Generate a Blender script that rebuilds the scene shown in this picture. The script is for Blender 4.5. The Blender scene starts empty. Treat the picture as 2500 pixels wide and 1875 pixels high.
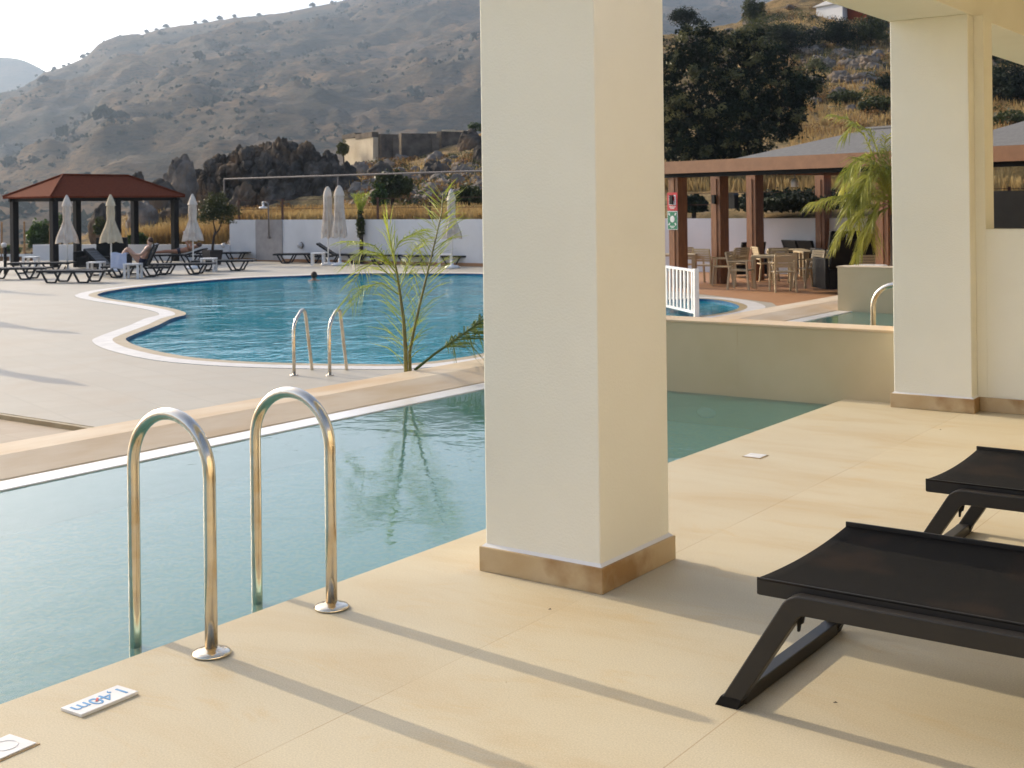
import bpy, bmesh, math, random
import numpy as np
from mathutils import Vector, Matrix, noise, Euler

rnd = random.Random(7)
nr = np.random.default_rng(11)
sc = bpy.context.scene
COL = sc.collection

# ------------------------------------------------------------------ camera model (photo is 2500 x 1875)
F, CX, CY, H = 3083.0, 1250.0, 497.0, 1.5
ROLL = math.atan(0.0118)
YAW = math.atan(2205 / 3083.0)
FW = (-math.sin(YAW), math.cos(YAW)); RT = (math.cos(YAW), math.sin(YAW))
ZT = -0.55                                   # level of the big pool terrace

def ray(px, py):
    u = (px - CX) / F; v = -(py - CY) / F
    c, s = math.cos(ROLL), math.sin(ROLL)
    a = u * c + v * s; b = -u * s + v * c
    return FW[0] + a * RT[0], FW[1] + a * RT[1], b
def atz(px, py, z):
    r = ray(px, py); t = (z - H) / r[2]; return Vector((r[0] * t, r[1] * t, z))
def atx(px, py, X):
    r = ray(px, py); t = X / r[0]; return Vector((X, r[1] * t, H + r[2] * t))
def aty(px, py, Y):
    r = ray(px, py); t = Y / r[1]; return Vector((r[0] * t, Y, H + r[2] * t))
def atd(px, py, d):
    r = ray(px, py); return Vector((r[0] * d, r[1] * d, H + r[2] * d))
def ground(px, d, z=ZT):
    p = atd(px, 500, d); return Vector((p.x, p.y, z))

# ------------------------------------------------------------------ mesh builder
class MB:
    def __init__(s): s.v = []; s.f = []
    def add(s, vs, fs):
        o = len(s.v); s.v += [tuple(p) for p in vs]; s.f += [tuple(i + o for i in f) for f in fs]; return s
    def box(s, x0, x1, y0, y1, z0, z1):
        return s.add([(x0,y0,z0),(x1,y0,z0),(x1,y1,z0),(x0,y1,z0),(x0,y0,z1),(x1,y0,z1),(x1,y1,z1),(x0,y1,z1)],
                     [(0,3,2,1),(4,5,6,7),(0,1,5,4),(1,2,6,5),(2,3,7,6),(3,0,4,7)])
    def bar(s, a, b, w, h, up=(0,0,1)):
        a = Vector(a); b = Vector(b); d = (b - a).normalized(); u = Vector(up)
        x = d.cross(u)
        if x.length < 1e-4: x = d.cross(Vector((0,1,0)))
        x.normalize(); y = x.cross(d).normalized()
        vs = [p + x*sx*w/2 + y*sy*h/2 for p in (a, b) for sx, sy in ((-1,-1),(1,-1),(1,1),(-1,1))]
        return s.add(vs, [(3,2,1,0),(4,5,6,7),(0,1,5,4),(1,2,6,5),(2,3,7,6),(3,0,4,7)])
    def tube(s, pts, r, n=8, caps=True):
        pts = [Vector(p) for p in pts]; rs = r if hasattr(r, '__len__') else [r] * len(pts)
        vs = []; ref = None
        for i, p in enumerate(pts):
            t = (pts[min(i+1, len(pts)-1)] - pts[max(i-1, 0)]).normalized()
            if ref is None:
                ref = t.orthogonal().normalized()
            x = (ref - t * ref.dot(t)).normalized(); ref = x; y = t.cross(x)
            vs += [p + (x*math.cos(2*math.pi*k/n) + y*math.sin(2*math.pi*k/n)) * rs[i] for k in range(n)]
        fs = [(i*n+k, i*n+(k+1)%n, (i+1)*n+(k+1)%n, (i+1)*n+k) for i in range(len(pts)-1) for k in range(n)]
        if caps: fs += [tuple(range(n-1, -1, -1)), tuple((len(pts)-1)*n + k for k in range(n))]
        return s.add(vs, fs)
    def lathe(s, prof, n=16, c=(0,0,0), caps=True):
        vs = []
        for r, z in prof:
            vs += [(c[0]+r*math.cos(2*math.pi*k/n), c[1]+r*math.sin(2*math.pi*k/n), c[2]+z) for k in range(n)]
        fs = [(i*n+k, i*n+(k+1)%n, (i+1)*n+(k+1)%n, (i+1)*n+k) for i in range(len(prof)-1) for k in range(n)]
        if caps: fs += [tuple(range(n-1,-1,-1)), tuple((len(prof)-1)*n+k for k in range(n))]
        return s.add(vs, fs)
    def prism(s, poly, axis, lo, hi):
        """poly: 2-D points (counter-clockwise) extruded along axis 'x','y' or 'z'."""
        def P(a, b, c): return {'x':(c,a,b),'y':(a,c,b),'z':(a,b,c)}[axis]
        n = len(poly)
        vs = [P(a,b,lo) for a,b in poly] + [P(a,b,hi) for a,b in poly]
        fs = [tuple(range(n-1,-1,-1)), tuple(range(n,2*n))] + [(i,(i+1)%n,n+(i+1)%n,n+i) for i in range(n)]
        return s.add(vs, fs)
    def build(s, name, m, parent=None, smooth=False, bevel=0, seg=2, loc=None, tri=False, fix=True):
        me = bpy.data.meshes.new(name); me.from_pydata(s.v, [], s.f); me.validate()
        if fix:
            bm = bmesh.new(); bm.from_mesh(me)
            bmesh.ops.recalc_face_normals(bm, faces=bm.faces)
            bm.to_mesh(me); bm.free()
        o = bpy.data.objects.new(name, me); COL.objects.link(o)
        if m: me.materials.append(m)
        if smooth: me.polygons.foreach_set('use_smooth', [True]*len(me.polygons))
        if bevel:
            b = o.modifiers.new('bevel', 'BEVEL'); b.width = bevel; b.segments = seg; b.limit_method = 'ANGLE'; b.angle_limit = math.radians(35)
            b.harden_normals = False
        if parent: o.parent = parent
        if loc: o.location = loc
        return o

def mesh_np(name, v, f, m, parent=None, smooth=False):
    me = bpy.data.meshes.new(name)
    v = np.asarray(v, np.float32); f = np.asarray(f, np.int32); k = f.shape[1]
    me.vertices.add(len(v)); me.vertices.foreach_set('co', v.ravel())
    me.loops.add(f.size); me.loops.foreach_set('vertex_index', f.ravel())
    me.polygons.add(len(f)); me.polygons.foreach_set('loop_start', np.arange(0, f.size, k, dtype=np.int32))
    me.update(calc_edges=True)
    if smooth: me.polygons.foreach_set('use_smooth', [True]*len(f))
    me.materials.append(m)
    o = bpy.data.objects.new(name, me); COL.objects.link(o)
    if parent: o.parent = parent
    return o

def tag(o, label=None, cat=None, group=None, kind=None):
    if label: o['label'] = label
    if cat: o['category'] = cat
    if group: o['group'] = group
    if kind: o['kind'] = kind
    return o
def thing(name, label, cat, loc=(0,0,0), rz=0, group=None):
    o = bpy.data.objects.new(name, None); COL.objects.link(o)
    o.location = loc; o.rotation_euler = (0,0,rz); o.empty_display_size = .2
    return tag(o, label, cat, group)
def dup(root, loc, rz=0, label=None, scale=None):
    def rec(o, par):
        c = o.copy(); COL.objects.link(c)
        if par: c.parent = par
        for ch in list(o.children): rec(ch, c)
        return c
    r = rec(root, None); r.location = loc; r.rotation_euler = (0,0,rz)
    if label: r['label'] = label
    if scale: r.scale = scale
    return r

# ------------------------------------------------------------------ materials
def new_mat(name):
    m = bpy.data.materials.new(name); m.use_nodes = True
    nt = m.node_tree; b = nt.nodes['Principled BSDF']; return m, nt, b
def N(nt, t, **kw):
    n = nt.nodes.new(t)
    for k, v in kw.items():
        if k in n.inputs: n.inputs[k].default_value = v
        else: setattr(n, k, v)
    return n
def L(nt, a, b): nt.links.new(a, b)
def c4(c): return (c[0], c[1], c[2], 1)
def mat(name, c, rough=.6, c2=None, scale=4, bump=0, bscale=60, metal=0, detail=6, stretch=None, spec=.5, lo=.35, hi=.65, c3=None, scale3=30):
    m, nt, b = new_mat(name)
    b.inputs['Roughness'].default_value = rough; b.inputs['Metallic'].default_value = metal
    b.inputs['Specular IOR Level'].default_value = spec
    tc = N(nt, 'ShaderNodeTexCoord'); src = tc.outputs['Object']
    if stretch:
        mp = N(nt, 'ShaderNodeMapping'); mp.inputs['Scale'].default_value = stretch; L(nt, src, mp.inputs[0]); src = mp.outputs[0]
    if c2 is None: c2 = tuple(x*.82 for x in c)
    n = N(nt, 'ShaderNodeTexNoise', Scale=scale, Detail=detail, Roughness=.6); L(nt, src, n.inputs['Vector'])
    r = N(nt, 'ShaderNodeValToRGB'); r.color_ramp.elements[0].position = lo; r.color_ramp.elements[1].position = hi
    r.color_ramp.elements[0].color = c4(c2); r.color_ramp.elements[1].color = c4(c)
    L(nt, n.outputs['Fac'], r.inputs[0]); out = r.outputs[0]
    if c3:
        n3 = N(nt, 'ShaderNodeTexNoise', Scale=scale3, Detail=4); L(nt, src, n3.inputs['Vector'])
        r3 = N(nt, 'ShaderNodeValToRGB'); r3.color_ramp.elements[0].position = .5; r3.color_ramp.elements[1].position = .68
        L(nt, n3.outputs['Fac'], r3.inputs[0])
        mx = N(nt, 'ShaderNodeMix', data_type='RGBA'); L(nt, r3.outputs[0], mx.inputs[0]); L(nt, out, mx.inputs[6]); mx.inputs[7].default_value = c4(c3); out = mx.outputs[2]
    L(nt, out, b.inputs['Base Color'])
    if bump:
        nb = N(nt, 'ShaderNodeTexNoise', Scale=bscale, Detail=5); L(nt, src, nb.inputs['Vector'])
        bp = N(nt, 'ShaderNodeBump', Strength=bump, Distance=.02); L(nt, nb.outputs['Fac'], bp.inputs['Height']); L(nt, bp.outputs[0], b.inputs['Normal'])
    return m

def leaf_mat(name, c, c2, trans=.35, rough=.5, scale=1.5):
    m, nt, b = new_mat(name)
    tc = N(nt, 'ShaderNodeTexCoord')
    n = N(nt, 'ShaderNodeTexNoise', Scale=scale, Detail=5); L(nt, tc.outputs['Object'], n.inputs['Vector'])
    r = N(nt, 'ShaderNodeValToRGB'); r.color_ramp.elements[0].position = .35; r.color_ramp.elements[1].position = .65
    r.color_ramp.elements[0].color = c4(c2); r.color_ramp.elements[1].color = c4(c); L(nt, n.outputs['Fac'], r.inputs[0])
    L(nt, r.outputs[0], b.inputs['Base Color']); b.inputs['Roughness'].default_value = rough; b.inputs['Specular IOR Level'].default_value = .3
    t = N(nt, 'ShaderNodeBsdfTranslucent'); L(nt, r.outputs[0], t.inputs['Color'])
    mx = N(nt, 'ShaderNodeMixShader'); mx.inputs[0].default_value = trans
    L(nt, b.outputs[0], mx.inputs[1]); L(nt, t.outputs[0], mx.inputs[2]); L(nt, mx.outputs[0], nt.nodes['Material Output'].inputs[0])
    return m

def water_mat(name, tint, s1, str1, s2, str2, stretch=(1,1,1), rough=.02, rot=0, ior=1.33, milk=0, milk_col=(.5,.7,.66)):
    m, nt, b = new_mat(name); nt.nodes.remove(b)
    tc = N(nt, 'ShaderNodeTexCoord'); mp = N(nt, 'ShaderNodeMapping'); mp.inputs['Scale'].default_value = stretch
    mp.inputs['Rotation'].default_value = (0,0,rot)
    L(nt, tc.outputs['Object'], mp.inputs[0])
    n1 = N(nt, 'ShaderNodeTexNoise', Scale=s1, Detail=3, Distortion=.6); n2 = N(nt, 'ShaderNodeTexNoise', Scale=s2, Detail=2)
    nm = N(nt, 'ShaderNodeTexNoise', Scale=.35, Detail=2)                # calm and ruffled patches
    for n in (n1, n2): L(nt, mp.outputs[0], n.inputs['Vector'])
    L(nt, tc.outputs['Object'], nm.inputs['Vector'])
    rm = N(nt, 'ShaderNodeMapRange'); rm.inputs[1].default_value = .35; rm.inputs[2].default_value = .65; rm.inputs[3].default_value = .45; rm.inputs[4].default_value = 1.2
    L(nt, nm.outputs['Fac'], rm.inputs[0])
    m1 = N(nt, 'ShaderNodeMath', operation='MULTIPLY'); L(nt, n1.outputs['Fac'], m1.inputs[0]); m1.inputs[1].default_value = str1
    m2 = N(nt, 'ShaderNodeMath', operation='MULTIPLY_ADD'); L(nt, n2.outputs['Fac'], m2.inputs[0]); m2.inputs[1].default_value = str2; L(nt, m1.outputs[0], m2.inputs[2])
    m3 = N(nt, 'ShaderNodeMath', operation='MULTIPLY'); L(nt, m2.outputs[0], m3.inputs[0]); L(nt, rm.outputs[0], m3.inputs[1])
    bp = N(nt, 'ShaderNodeBump', Strength=1.0, Distance=1.0); L(nt, m3.outputs[0], bp.inputs['Height'])
    fr = N(nt, 'ShaderNodeFresnel', IOR=ior); L(nt, bp.outputs[0], fr.inputs['Normal'])
    g = N(nt, 'ShaderNodeBsdfGlossy', Roughness=rough); g.inputs['Color'].default_value = (1,1,1,1); L(nt, bp.outputs[0], g.inputs['Normal'])
    t = N(nt, 'ShaderNodeBsdfTransparent'); t.inputs['Color'].default_value = c4(tint)
    body = t.outputs[0]
    if milk:                                     # slightly cloudy water
        df = N(nt, 'ShaderNodeBsdfDiffuse'); df.inputs['Color'].default_value = c4(milk_col)
        mk = N(nt, 'ShaderNodeMixShader'); mk.inputs[0].default_value = milk; L(nt, t.outputs[0], mk.inputs[1]); L(nt, df.outputs[0], mk.inputs[2]); body = mk.outputs[0]
    mx = N(nt, 'ShaderNodeMixShader'); L(nt, fr.outputs[0], mx.inputs[0]); L(nt, body, mx.inputs[1]); L(nt, g.outputs[0], mx.inputs[2])
    L(nt, mx.outputs[0], nt.nodes['Material Output'].inputs[0])
    return m

def mosaic_mat(name, cols, size=.025, grout=(.5,.6,.58)):
    m, nt, b = new_mat(name)
    tc = N(nt, 'ShaderNodeTexCoord')
    v = N(nt, 'ShaderNodeVectorMath', operation='SCALE'); v.inputs['Scale'].default_value = 1/size; L(nt, tc.outputs['Object'], v.inputs[0])
    fl = N(nt, 'ShaderNodeVectorMath', operation='FLOOR'); L(nt, v.outputs[0], fl.inputs[0])
    wn = N(nt, 'ShaderNodeTexWhiteNoise', noise_dimensions='3D'); L(nt, fl.outputs[0], wn.inputs['Vector'])
    r = N(nt, 'ShaderNodeValToRGB'); r.color_ramp.interpolation = 'CONSTANT'
    while len(r.color_ramp.elements) < len(cols): r.color_ramp.elements.new(.5)
    for i, c in enumerate(cols):
        r.color_ramp.elements[i].position = i/len(cols); r.color_ramp.elements[i].color = c4(c)
    L(nt, wn.outputs['Value'], r.inputs[0]); L(nt, r.outputs[0], b.inputs['Base Color']); b.inputs['Roughness'].default_value = .35
    return m

def deck_mat():
    m, nt, b = new_mat('limestone_deck')
    tc = N(nt, 'ShaderNodeTexCoord'); o = tc.outputs['Object']
    mp = N(nt, 'ShaderNodeMapping'); mp.inputs['Scale'].default_value = (.55, 1.5, 1); mp.inputs['Rotation'].default_value = (0,0,.25); L(nt, o, mp.inputs[0])
    n1 = N(nt, 'ShaderNodeTexNoise', Scale=1.6, Detail=7, Roughness=.62, Distortion=.6); L(nt, mp.outputs[0], n1.inputs['Vector'])
    r1 = N(nt, 'ShaderNodeValToRGB'); e = r1.color_ramp.elements
    e[0].position = .3; e[0].color = (.57,.505,.36,1); e[1].position = .72; e[1].color = (.51,.405,.245,1)
    x = e.new(.5); x.color = (.55,.475,.325,1)
    L(nt, n1.outputs['Fac'], r1.inputs[0])
    # rusty mineral stains in streaks and blotches
    n2 = N(nt, 'ShaderNodeTexNoise', Scale=2.3, Detail=8, Roughness=.68, Distortion=1.4); L(nt, mp.outputs[0], n2.inputs['Vector'])
    r2 = N(nt, 'ShaderNodeMapRange'); r2.inputs[1].default_value = .56; r2.inputs[2].default_value = .74; r2.inputs[3].default_value = 0; r2.inputs[4].default_value = .6; L(nt, n2.outputs['Fac'], r2.inputs[0])
    mx = N(nt, 'ShaderNodeMix', data_type='RGBA'); L(nt, r2.outputs[0], mx.inputs[0]); L(nt, r1.outputs[0], mx.inputs[6]); mx.inputs[7].default_value = (.53,.385,.19,1)
    # fine grain
    n3 = N(nt, 'ShaderNodeTexNoise', Scale=190, Detail=3); L(nt, o, n3.inputs['Vector'])
    r3 = N(nt, 'ShaderNodeMapRange'); r3.inputs[1].default_value=.3; r3.inputs[2].default_value=.7; r3.inputs[3].default_value=.86; r3.inputs[4].default_value=1.12; L(nt, n3.outputs['Fac'], r3.inputs[0])
    mg = N(nt, 'ShaderNodeMix', data_type='RGBA', blend_type='MULTIPLY'); mg.inputs[0].default_value = 1; L(nt, mx.outputs[2], mg.inputs[6]); L(nt, r3.outputs[0], mg.inputs[7])
    vo = N(nt, 'ShaderNodeTexVoronoi', Scale=9.0); L(nt, o, vo.inputs['Vector'])
    gs = N(nt, 'ShaderNodeSeparateColor'); L(nt, vo.outputs['Color'], gs.inputs[0])
    g1 = N(nt, 'ShaderNodeMath', operation='LESS_THAN'); L(nt, vo.outputs['Distance'], g1.inputs[0]); g1.inputs[1].default_value = .028
    g2 = N(nt, 'ShaderNodeMath', operation='LESS_THAN'); L(nt, gs.outputs[0], g2.inputs[0]); g2.inputs[1].default_value = .07
    g3 = N(nt, 'ShaderNodeMath', operation='MULTIPLY'); L(nt, g1.outputs[0], g3.inputs[0]); L(nt, g2.outputs[0], g3.inputs[1])
    mgr = N(nt, 'ShaderNodeMix', data_type='RGBA'); L(nt, g3.outputs[0], mgr.inputs[0]); L(nt, mg.outputs[2], mgr.inputs[6]); mgr.inputs[7].default_value = (.22,.13,.06,1)
    # slab joints every 0.948 m along x, the first at x = -2.582
    sp = N(nt, 'ShaderNodeSeparateXYZ'); L(nt, o, sp.inputs[0])
    a = N(nt, 'ShaderNodeMath', operation='ADD'); L(nt, sp.outputs['X'], a.inputs[0]); a.inputs[1].default_value = 2.582+.948*20+.474
    w = N(nt, 'ShaderNodeMath', operation='MODULO'); L(nt, a.outputs[0], w.inputs[0]); w.inputs[1].default_value = .948
    dv = N(nt, 'ShaderNodeMath', operation='DIVIDE'); L(nt, a.outputs[0], dv.inputs[0]); dv.inputs[1].default_value = .948
    dv2 = N(nt, 'ShaderNodeMath', operation='ADD'); L(nt, dv.outputs[0], dv2.inputs[0]); dv2.inputs[1].default_value = .5
    fl_ = N(nt, 'ShaderNodeMath', operation='FLOOR'); L(nt, dv2.outputs[0], fl_.inputs[0])
    wn_ = N(nt, 'ShaderNodeTexWhiteNoise', noise_dimensions='1D'); L(nt, fl_.outputs[0], wn_.inputs['W'])
    tr = N(nt, 'ShaderNodeMapRange'); tr.inputs[3].default_value = .95; tr.inputs[4].default_value = 1.04; L(nt, wn_.outputs['Value'], tr.inputs[0])
    tone = N(nt, 'ShaderNodeMix', data_type='RGBA', blend_type='MULTIPLY'); tone.inputs[0].default_value = 1; L(nt, mgr.outputs[2], tone.inputs[6]); L(nt, tr.outputs[0], tone.inputs[7])
    d = N(nt, 'ShaderNodeMath', operation='SUBTRACT'); L(nt, w.outputs[0], d.inputs[0]); d.inputs[1].default_value = .474
    ab = N(nt, 'ShaderNodeMath', operation='ABSOLUTE'); L(nt, d.outputs[0], ab.inputs[0])
    lt = N(nt, 'ShaderNodeMath', operation='LESS_THAN'); L(nt, ab.outputs[0], lt.inputs[0]); lt.inputs[1].default_value = .0022
    n4 = N(nt, 'ShaderNodeTexNoise', Scale=1.1, Detail=2); L(nt, o, n4.inputs['Vector'])
    r4 = N(nt, 'ShaderNodeMapRange'); r4.inputs[1].default_value=.36; r4.inputs[2].default_value=.55; r4.inputs[3].default_value=0; r4.inputs[4].default_value=.42; L(nt, n4.outputs['Fac'], r4.inputs[0])
    jf = N(nt, 'ShaderNodeMath', operation='MULTIPLY'); L(nt, lt.outputs[0], jf.inputs[0]); L(nt, r4.outputs[0], jf.inputs[1])
    mj = N(nt, 'ShaderNodeMix', data_type='RGBA'); L(nt, jf.outputs[0], mj.inputs[0]); L(nt, tone.outputs[2], mj.inputs[6]); mj.inputs[7].default_value = (.25,.13,.05,1)
    L(nt, mj.outputs[2], b.inputs['Base Color']); b.inputs['Roughness'].default_value = .62; b.inputs['Specular IOR Level'].default_value = .3
    bp = N(nt, 'ShaderNodeBump', Strength=.12, Distance=.004); L(nt, n3.outputs['Fac'], bp.inputs['Height']); L(nt, bp.outputs[0], b.inputs['Normal'])
    return m

def paving_mat(name, base, dark, sx=.6, sy=.6, rot=.3):
    m, nt, b = new_mat(name)
    tc = N(nt, 'ShaderNodeTexCoord'); o = tc.outputs['Object']
    mp = N(nt, 'ShaderNodeMapping'); mp.inputs['Rotation'].default_value = (0,0,rot); L(nt, o, mp.inputs[0])
    br = N(nt, 'ShaderNodeTexBrick', Scale=1.0); br.inputs['Brick Width'].default_value = sx; br.inputs['Row Height'].default_value = sy
    br.inputs['Mortar Size'].default_value = .012; br.inputs['Color1'].default_value = c4(base); br.inputs['Color2'].default_value = c4(tuple(x*.95 for x in base)); br.inputs['Mortar'].default_value = c4(tuple(x*.9 for x in base))
    L(nt, mp.outputs[0], br.inputs['Vector'])
    n = N(nt, 'ShaderNodeTexNoise', Scale=.7, Detail=8, Roughness=.65, Distortion=.8); L(nt, mp.outputs[0], n.inputs['Vector'])
    r = N(nt, 'ShaderNodeMapRange'); r.inputs[1].default_value=.45; r.inputs[2].default_value=.72; r.inputs[3].default_value=0; r.inputs[4].default_value=.8; L(nt, n.outputs['Fac'], r.inputs[0])
    mx = N(nt, 'ShaderNodeMix', data_type='RGBA'); L(nt, r.outputs[0], mx.inputs[0]); L(nt, br.outputs['Color'], mx.inputs[6]); mx.inputs[7].default_value = c4(dark)
    L(nt, mx.outputs[2], b.inputs['Base Color']); b.inputs['Roughness'].default_value = .6
    return m

M = {}
M['deck'] = deck_mat()
M['stone'] = mat('limestone_kerb', (.62,.51,.36), .6, (.53,.39,.23), 2.5, .08, 150, c3=(.50,.33,.16), scale3=1.7, stretch=(1,.35,1))
M['ledge'] = mat('wet_white_ledge_stone', (.80,.77,.72), .3, (.76,.71,.63), 2.2, stretch=(1,.5,1), lo=.38, hi=.55)
M['skirting'] = mat('limestone_skirting', (.52,.40,.24), .55, (.45,.32,.165), 3, .08, 120, c3=(.30,.17,.06), scale3=4.5)
M['render'] = mat('white_render', (.83,.81,.70),   .9, (.79,.765,.65), 1.1, .16, 110, spec=.15)
for k_ in ('ledge',):
    b_ = M[k_].node_tree.nodes['Principled BSDF']; b_.inputs['Coat Weight'].default_value = .5; b_.inputs['Coat Roughness'].default_value = .05
M['white_wall'] = mat('white_wall', (.78,.77,.75), .9, (.69,.68,.655), .6, .2, 60, spec=.1)
M['grey_panel'] = mat('grey_panel', (.42,.38,.35), .8)
M['wall_tile'] = mat('greige_wall_tile', (.52,.425,.26), .5, (.47,.38,.22), 1.2, .04, 90)
M['steel'] = mat('polished_steel', (.76,.68,.54), .2, (.6,.56,.5), 6, 0, 60, metal=1, c3=(.58,.46,.30), scale3=9)
M['sling'] = mat('charcoal_sling_fabric', (.0075,.007,.0065), .8, (.006,.0055,.005), 14, .6, 500, c3=(.026,.016,.010), scale3=3.2, spec=.12)
M['alu'] = mat('charcoal_aluminium', (.020,.017,.014), .45, (.015,.013,.011), 8, .03, 300, spec=.4)
M['plastic'] = mat('dark_resin', (.009,.011,.014), .42, None, 8, spec=.3)
M['white_plastic'] = mat('white_plastic', (.78,.77,.74), .4)
M['white_paint'] = mat('white_painted_metal', (.82,.82,.80), .4)
M['tan_plastic'] = mat('tan_resin', (.50,.40,.24), .5, (.46,.36,.21), 6)
M['blue_ink'] = mat('blue_ink', (.08,.30,.58), .4)
M['red_ink'] = mat('red_ink', (.6,.05,.04), .4)
M['red_sign'] = mat('red_sign', (.55,.012,.015), .4)
M['green_sign'] = mat('green_sign', (.01,.20,.09), .4)
M['parasol'] = mat('cream_parasol_cloth', (.72,.64,.54), .9, (.64,.55,.44), 5, .3, 40, spec=.1, c3=(.5,.38,.29), scale3=3)
M['parasol_yellow'] = mat('yellowed_parasol_cloth', (.72,.61,.42), .9, (.62,.5,.33), 5, .3, 40, spec=.1)
M['roof_red'] = mat('terracotta_shingles', (.16,.032,.009), .9, (.11,.021,.006), 14, .4, 30, spec=.08)
M['dark_wood'] = mat('dark_stained_timber', (.006,.0045,.004), .6, spec=.2)
M['wood'] = mat('brown_stained_timber', (.25,.10,.03), .55, (.15,.052,.014), 5, .15, 40, stretch=(6,6,.7))
M['fascia'] = mat('brown_fascia_board', (.26,.115,.046), .6, (.21,.09,.034), 4, .1, 40)
M['shingle'] = mat('grey_roof_shingles', (.155,.148,.135), .85, (.12,.115,.105), 9, .4, 25)
M['floor_brown'] = paving_mat('terracotta_floor', (.42,.215,.095), (.36,.17,.07), .4, .4, .9)
M['terrace'] = paving_mat('terrace_paving', (.415,.38,.305), (.385,.325,.24), .5, .5, .3)
M['lower'] = paving_mat('weathered_paving', (.42,.34,.24), (.33,.24,.14), .3, .3, .1)
M['coping_white'] = mat('white_pool_coping', (.68,.65,.60), .5)
M['coping_tan'] = mat('tan_pool_coping', (.40,.31,.17), .5, (.33,.245,.12), 6)
M['pool_tile'] = mosaic_mat('blue_pool_tiles', [(.001,.29,.38),(.0015,.34,.43),(.001,.25,.34),(.003,.38,.47)], .05)
M['pool_wall'] = mosaic_mat('navy_pool_tiles', [(.008,.09,.2),(.01,.11,.24),(.006,.08,.17)], .05)
M['mosaic'] = mosaic_mat('pale_green_mosaic', [(.54,.74,.68),(.42,.68,.65),(.60,.74,.64),(.48,.70,.70),(.64,.75,.60),(.40,.64,.66)], .022)
M['water_near'] = water_mat('clear_pool_water', (.76,.93,.89), 2.6, .005, 11, .0018, (1,1,1), .03, .4, 1.33, .45, (.11,.30,.255))
M['water_far'] = water_mat('blue_pool_water', (.50,.93,1.0), 1.7, .036, 9, .010, (1,.8,1), .03, .6, 1.115, .85, (.001,.25,.33))
M['rock'] = mat('grey_limestone_rock', (.135,.114,.092), .9, (.026,.022,.018), .8, .9, 4, detail=10, c3=(.20,.13,.075), scale3=.5, spec=.1)
M['rock_pale'] = mat('pale_limestone_rock', (.26,.225,.185), .9, (.10,.085,.07), .9, .9, 4, detail=10, c3=(.30,.22,.15), scale3=.6, spec=.1)
M['bark'] = mat('bark', (.06,.042,.03), .9, (.035,.025,.018), 8, .5, 30)
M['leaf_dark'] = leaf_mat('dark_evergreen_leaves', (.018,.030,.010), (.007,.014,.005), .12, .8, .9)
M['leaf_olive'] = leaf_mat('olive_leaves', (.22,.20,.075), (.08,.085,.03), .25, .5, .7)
M['leaf_bush'] = leaf_mat('bush_leaves', (.085,.09,.018), (.025,.038,.008), .3, .5, .8)
M['leaf_green'] = leaf_mat('fresh_green_leaves', (.085,.14,.03), (.03,.06,.014), .35, .5, 1.2)
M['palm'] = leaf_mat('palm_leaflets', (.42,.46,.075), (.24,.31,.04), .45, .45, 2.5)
M['palm_dark'] = leaf_mat('painted_shade_palm_leaflets', (.13,.18,.045), (.07,.11,.025), .4, .45, 2.5)  # darker copy of the palm leaflets, shade put into its colour
M['palm_dense'] = leaf_mat('dense_palm_leaflets', (.44,.43,.09), (.20,.23,.035), .4, .45, 1.5)
M['palm_stem'] = mat('palm_stem', (.20,.19,.04), .6, (.12,.10,.03), 8)
M['dry_grass'] = leaf_mat('dry_grass', (.50,.36,.15), (.30,.185,.065), .35, .8, .5)
M['dry_weed'] = leaf_mat('dry_brown_weeds', (.30,.165,.055), (.16,.085,.03), .3, .8, .6)
M['scrub'] = leaf_mat('mountain_scrub', (.045,.05,.028), (.022,.028,.016), .1, .8, .02)
M['skin'] = mat('tanned_skin', (.42,.20,.11), .55, (.36,.16,.085), 8)
M['skin_pale'] = mat('light_skin', (.58,.36,.25), .55, (.5,.29,.19), 8)
M['hair'] = mat('brown_hair', (.07,.03,.015), .7)
M['towel'] = mat('pale_blue_towel', (.55,.60,.72), .95, (.48,.53,.66), 12, .4, 90)
M['book'] = mat('white_book', (.78,.78,.8), .7)
M['trunks'] = mat('dark_swimwear', (.03,.03,.05), .8)
M['terracotta_pot'] = mat('dark_planter', (.03,.022,.018), .7)
M['wire'] = mat('galvanised_wire', (.20,.17,.15), .6)
M['rust'] = mat('rusty_fence_steel', (.10,.045,.025), .8)
M['black'] = mat('black_paint', (.006,.006,.006), .6, spec=.2)
M['lamp_glass'] = mat('opal_lamp_glass', (.6,.58,.55), .3)
M['stone_wall'] = mat('dry_stone_masonry', (.20,.155,.11), .95, (.07,.055,.042), 1.2, .8, 4, detail=9)
M['plaster'] = mat('ochre_plaster', (.60,.51,.36), .9, (.5,.41,.28), 1)
M['rubble'] = mat('orange_rubble_stone', (.40,.22,.09), .95, (.2,.12,.06), 2.5, .6, 6)

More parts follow.
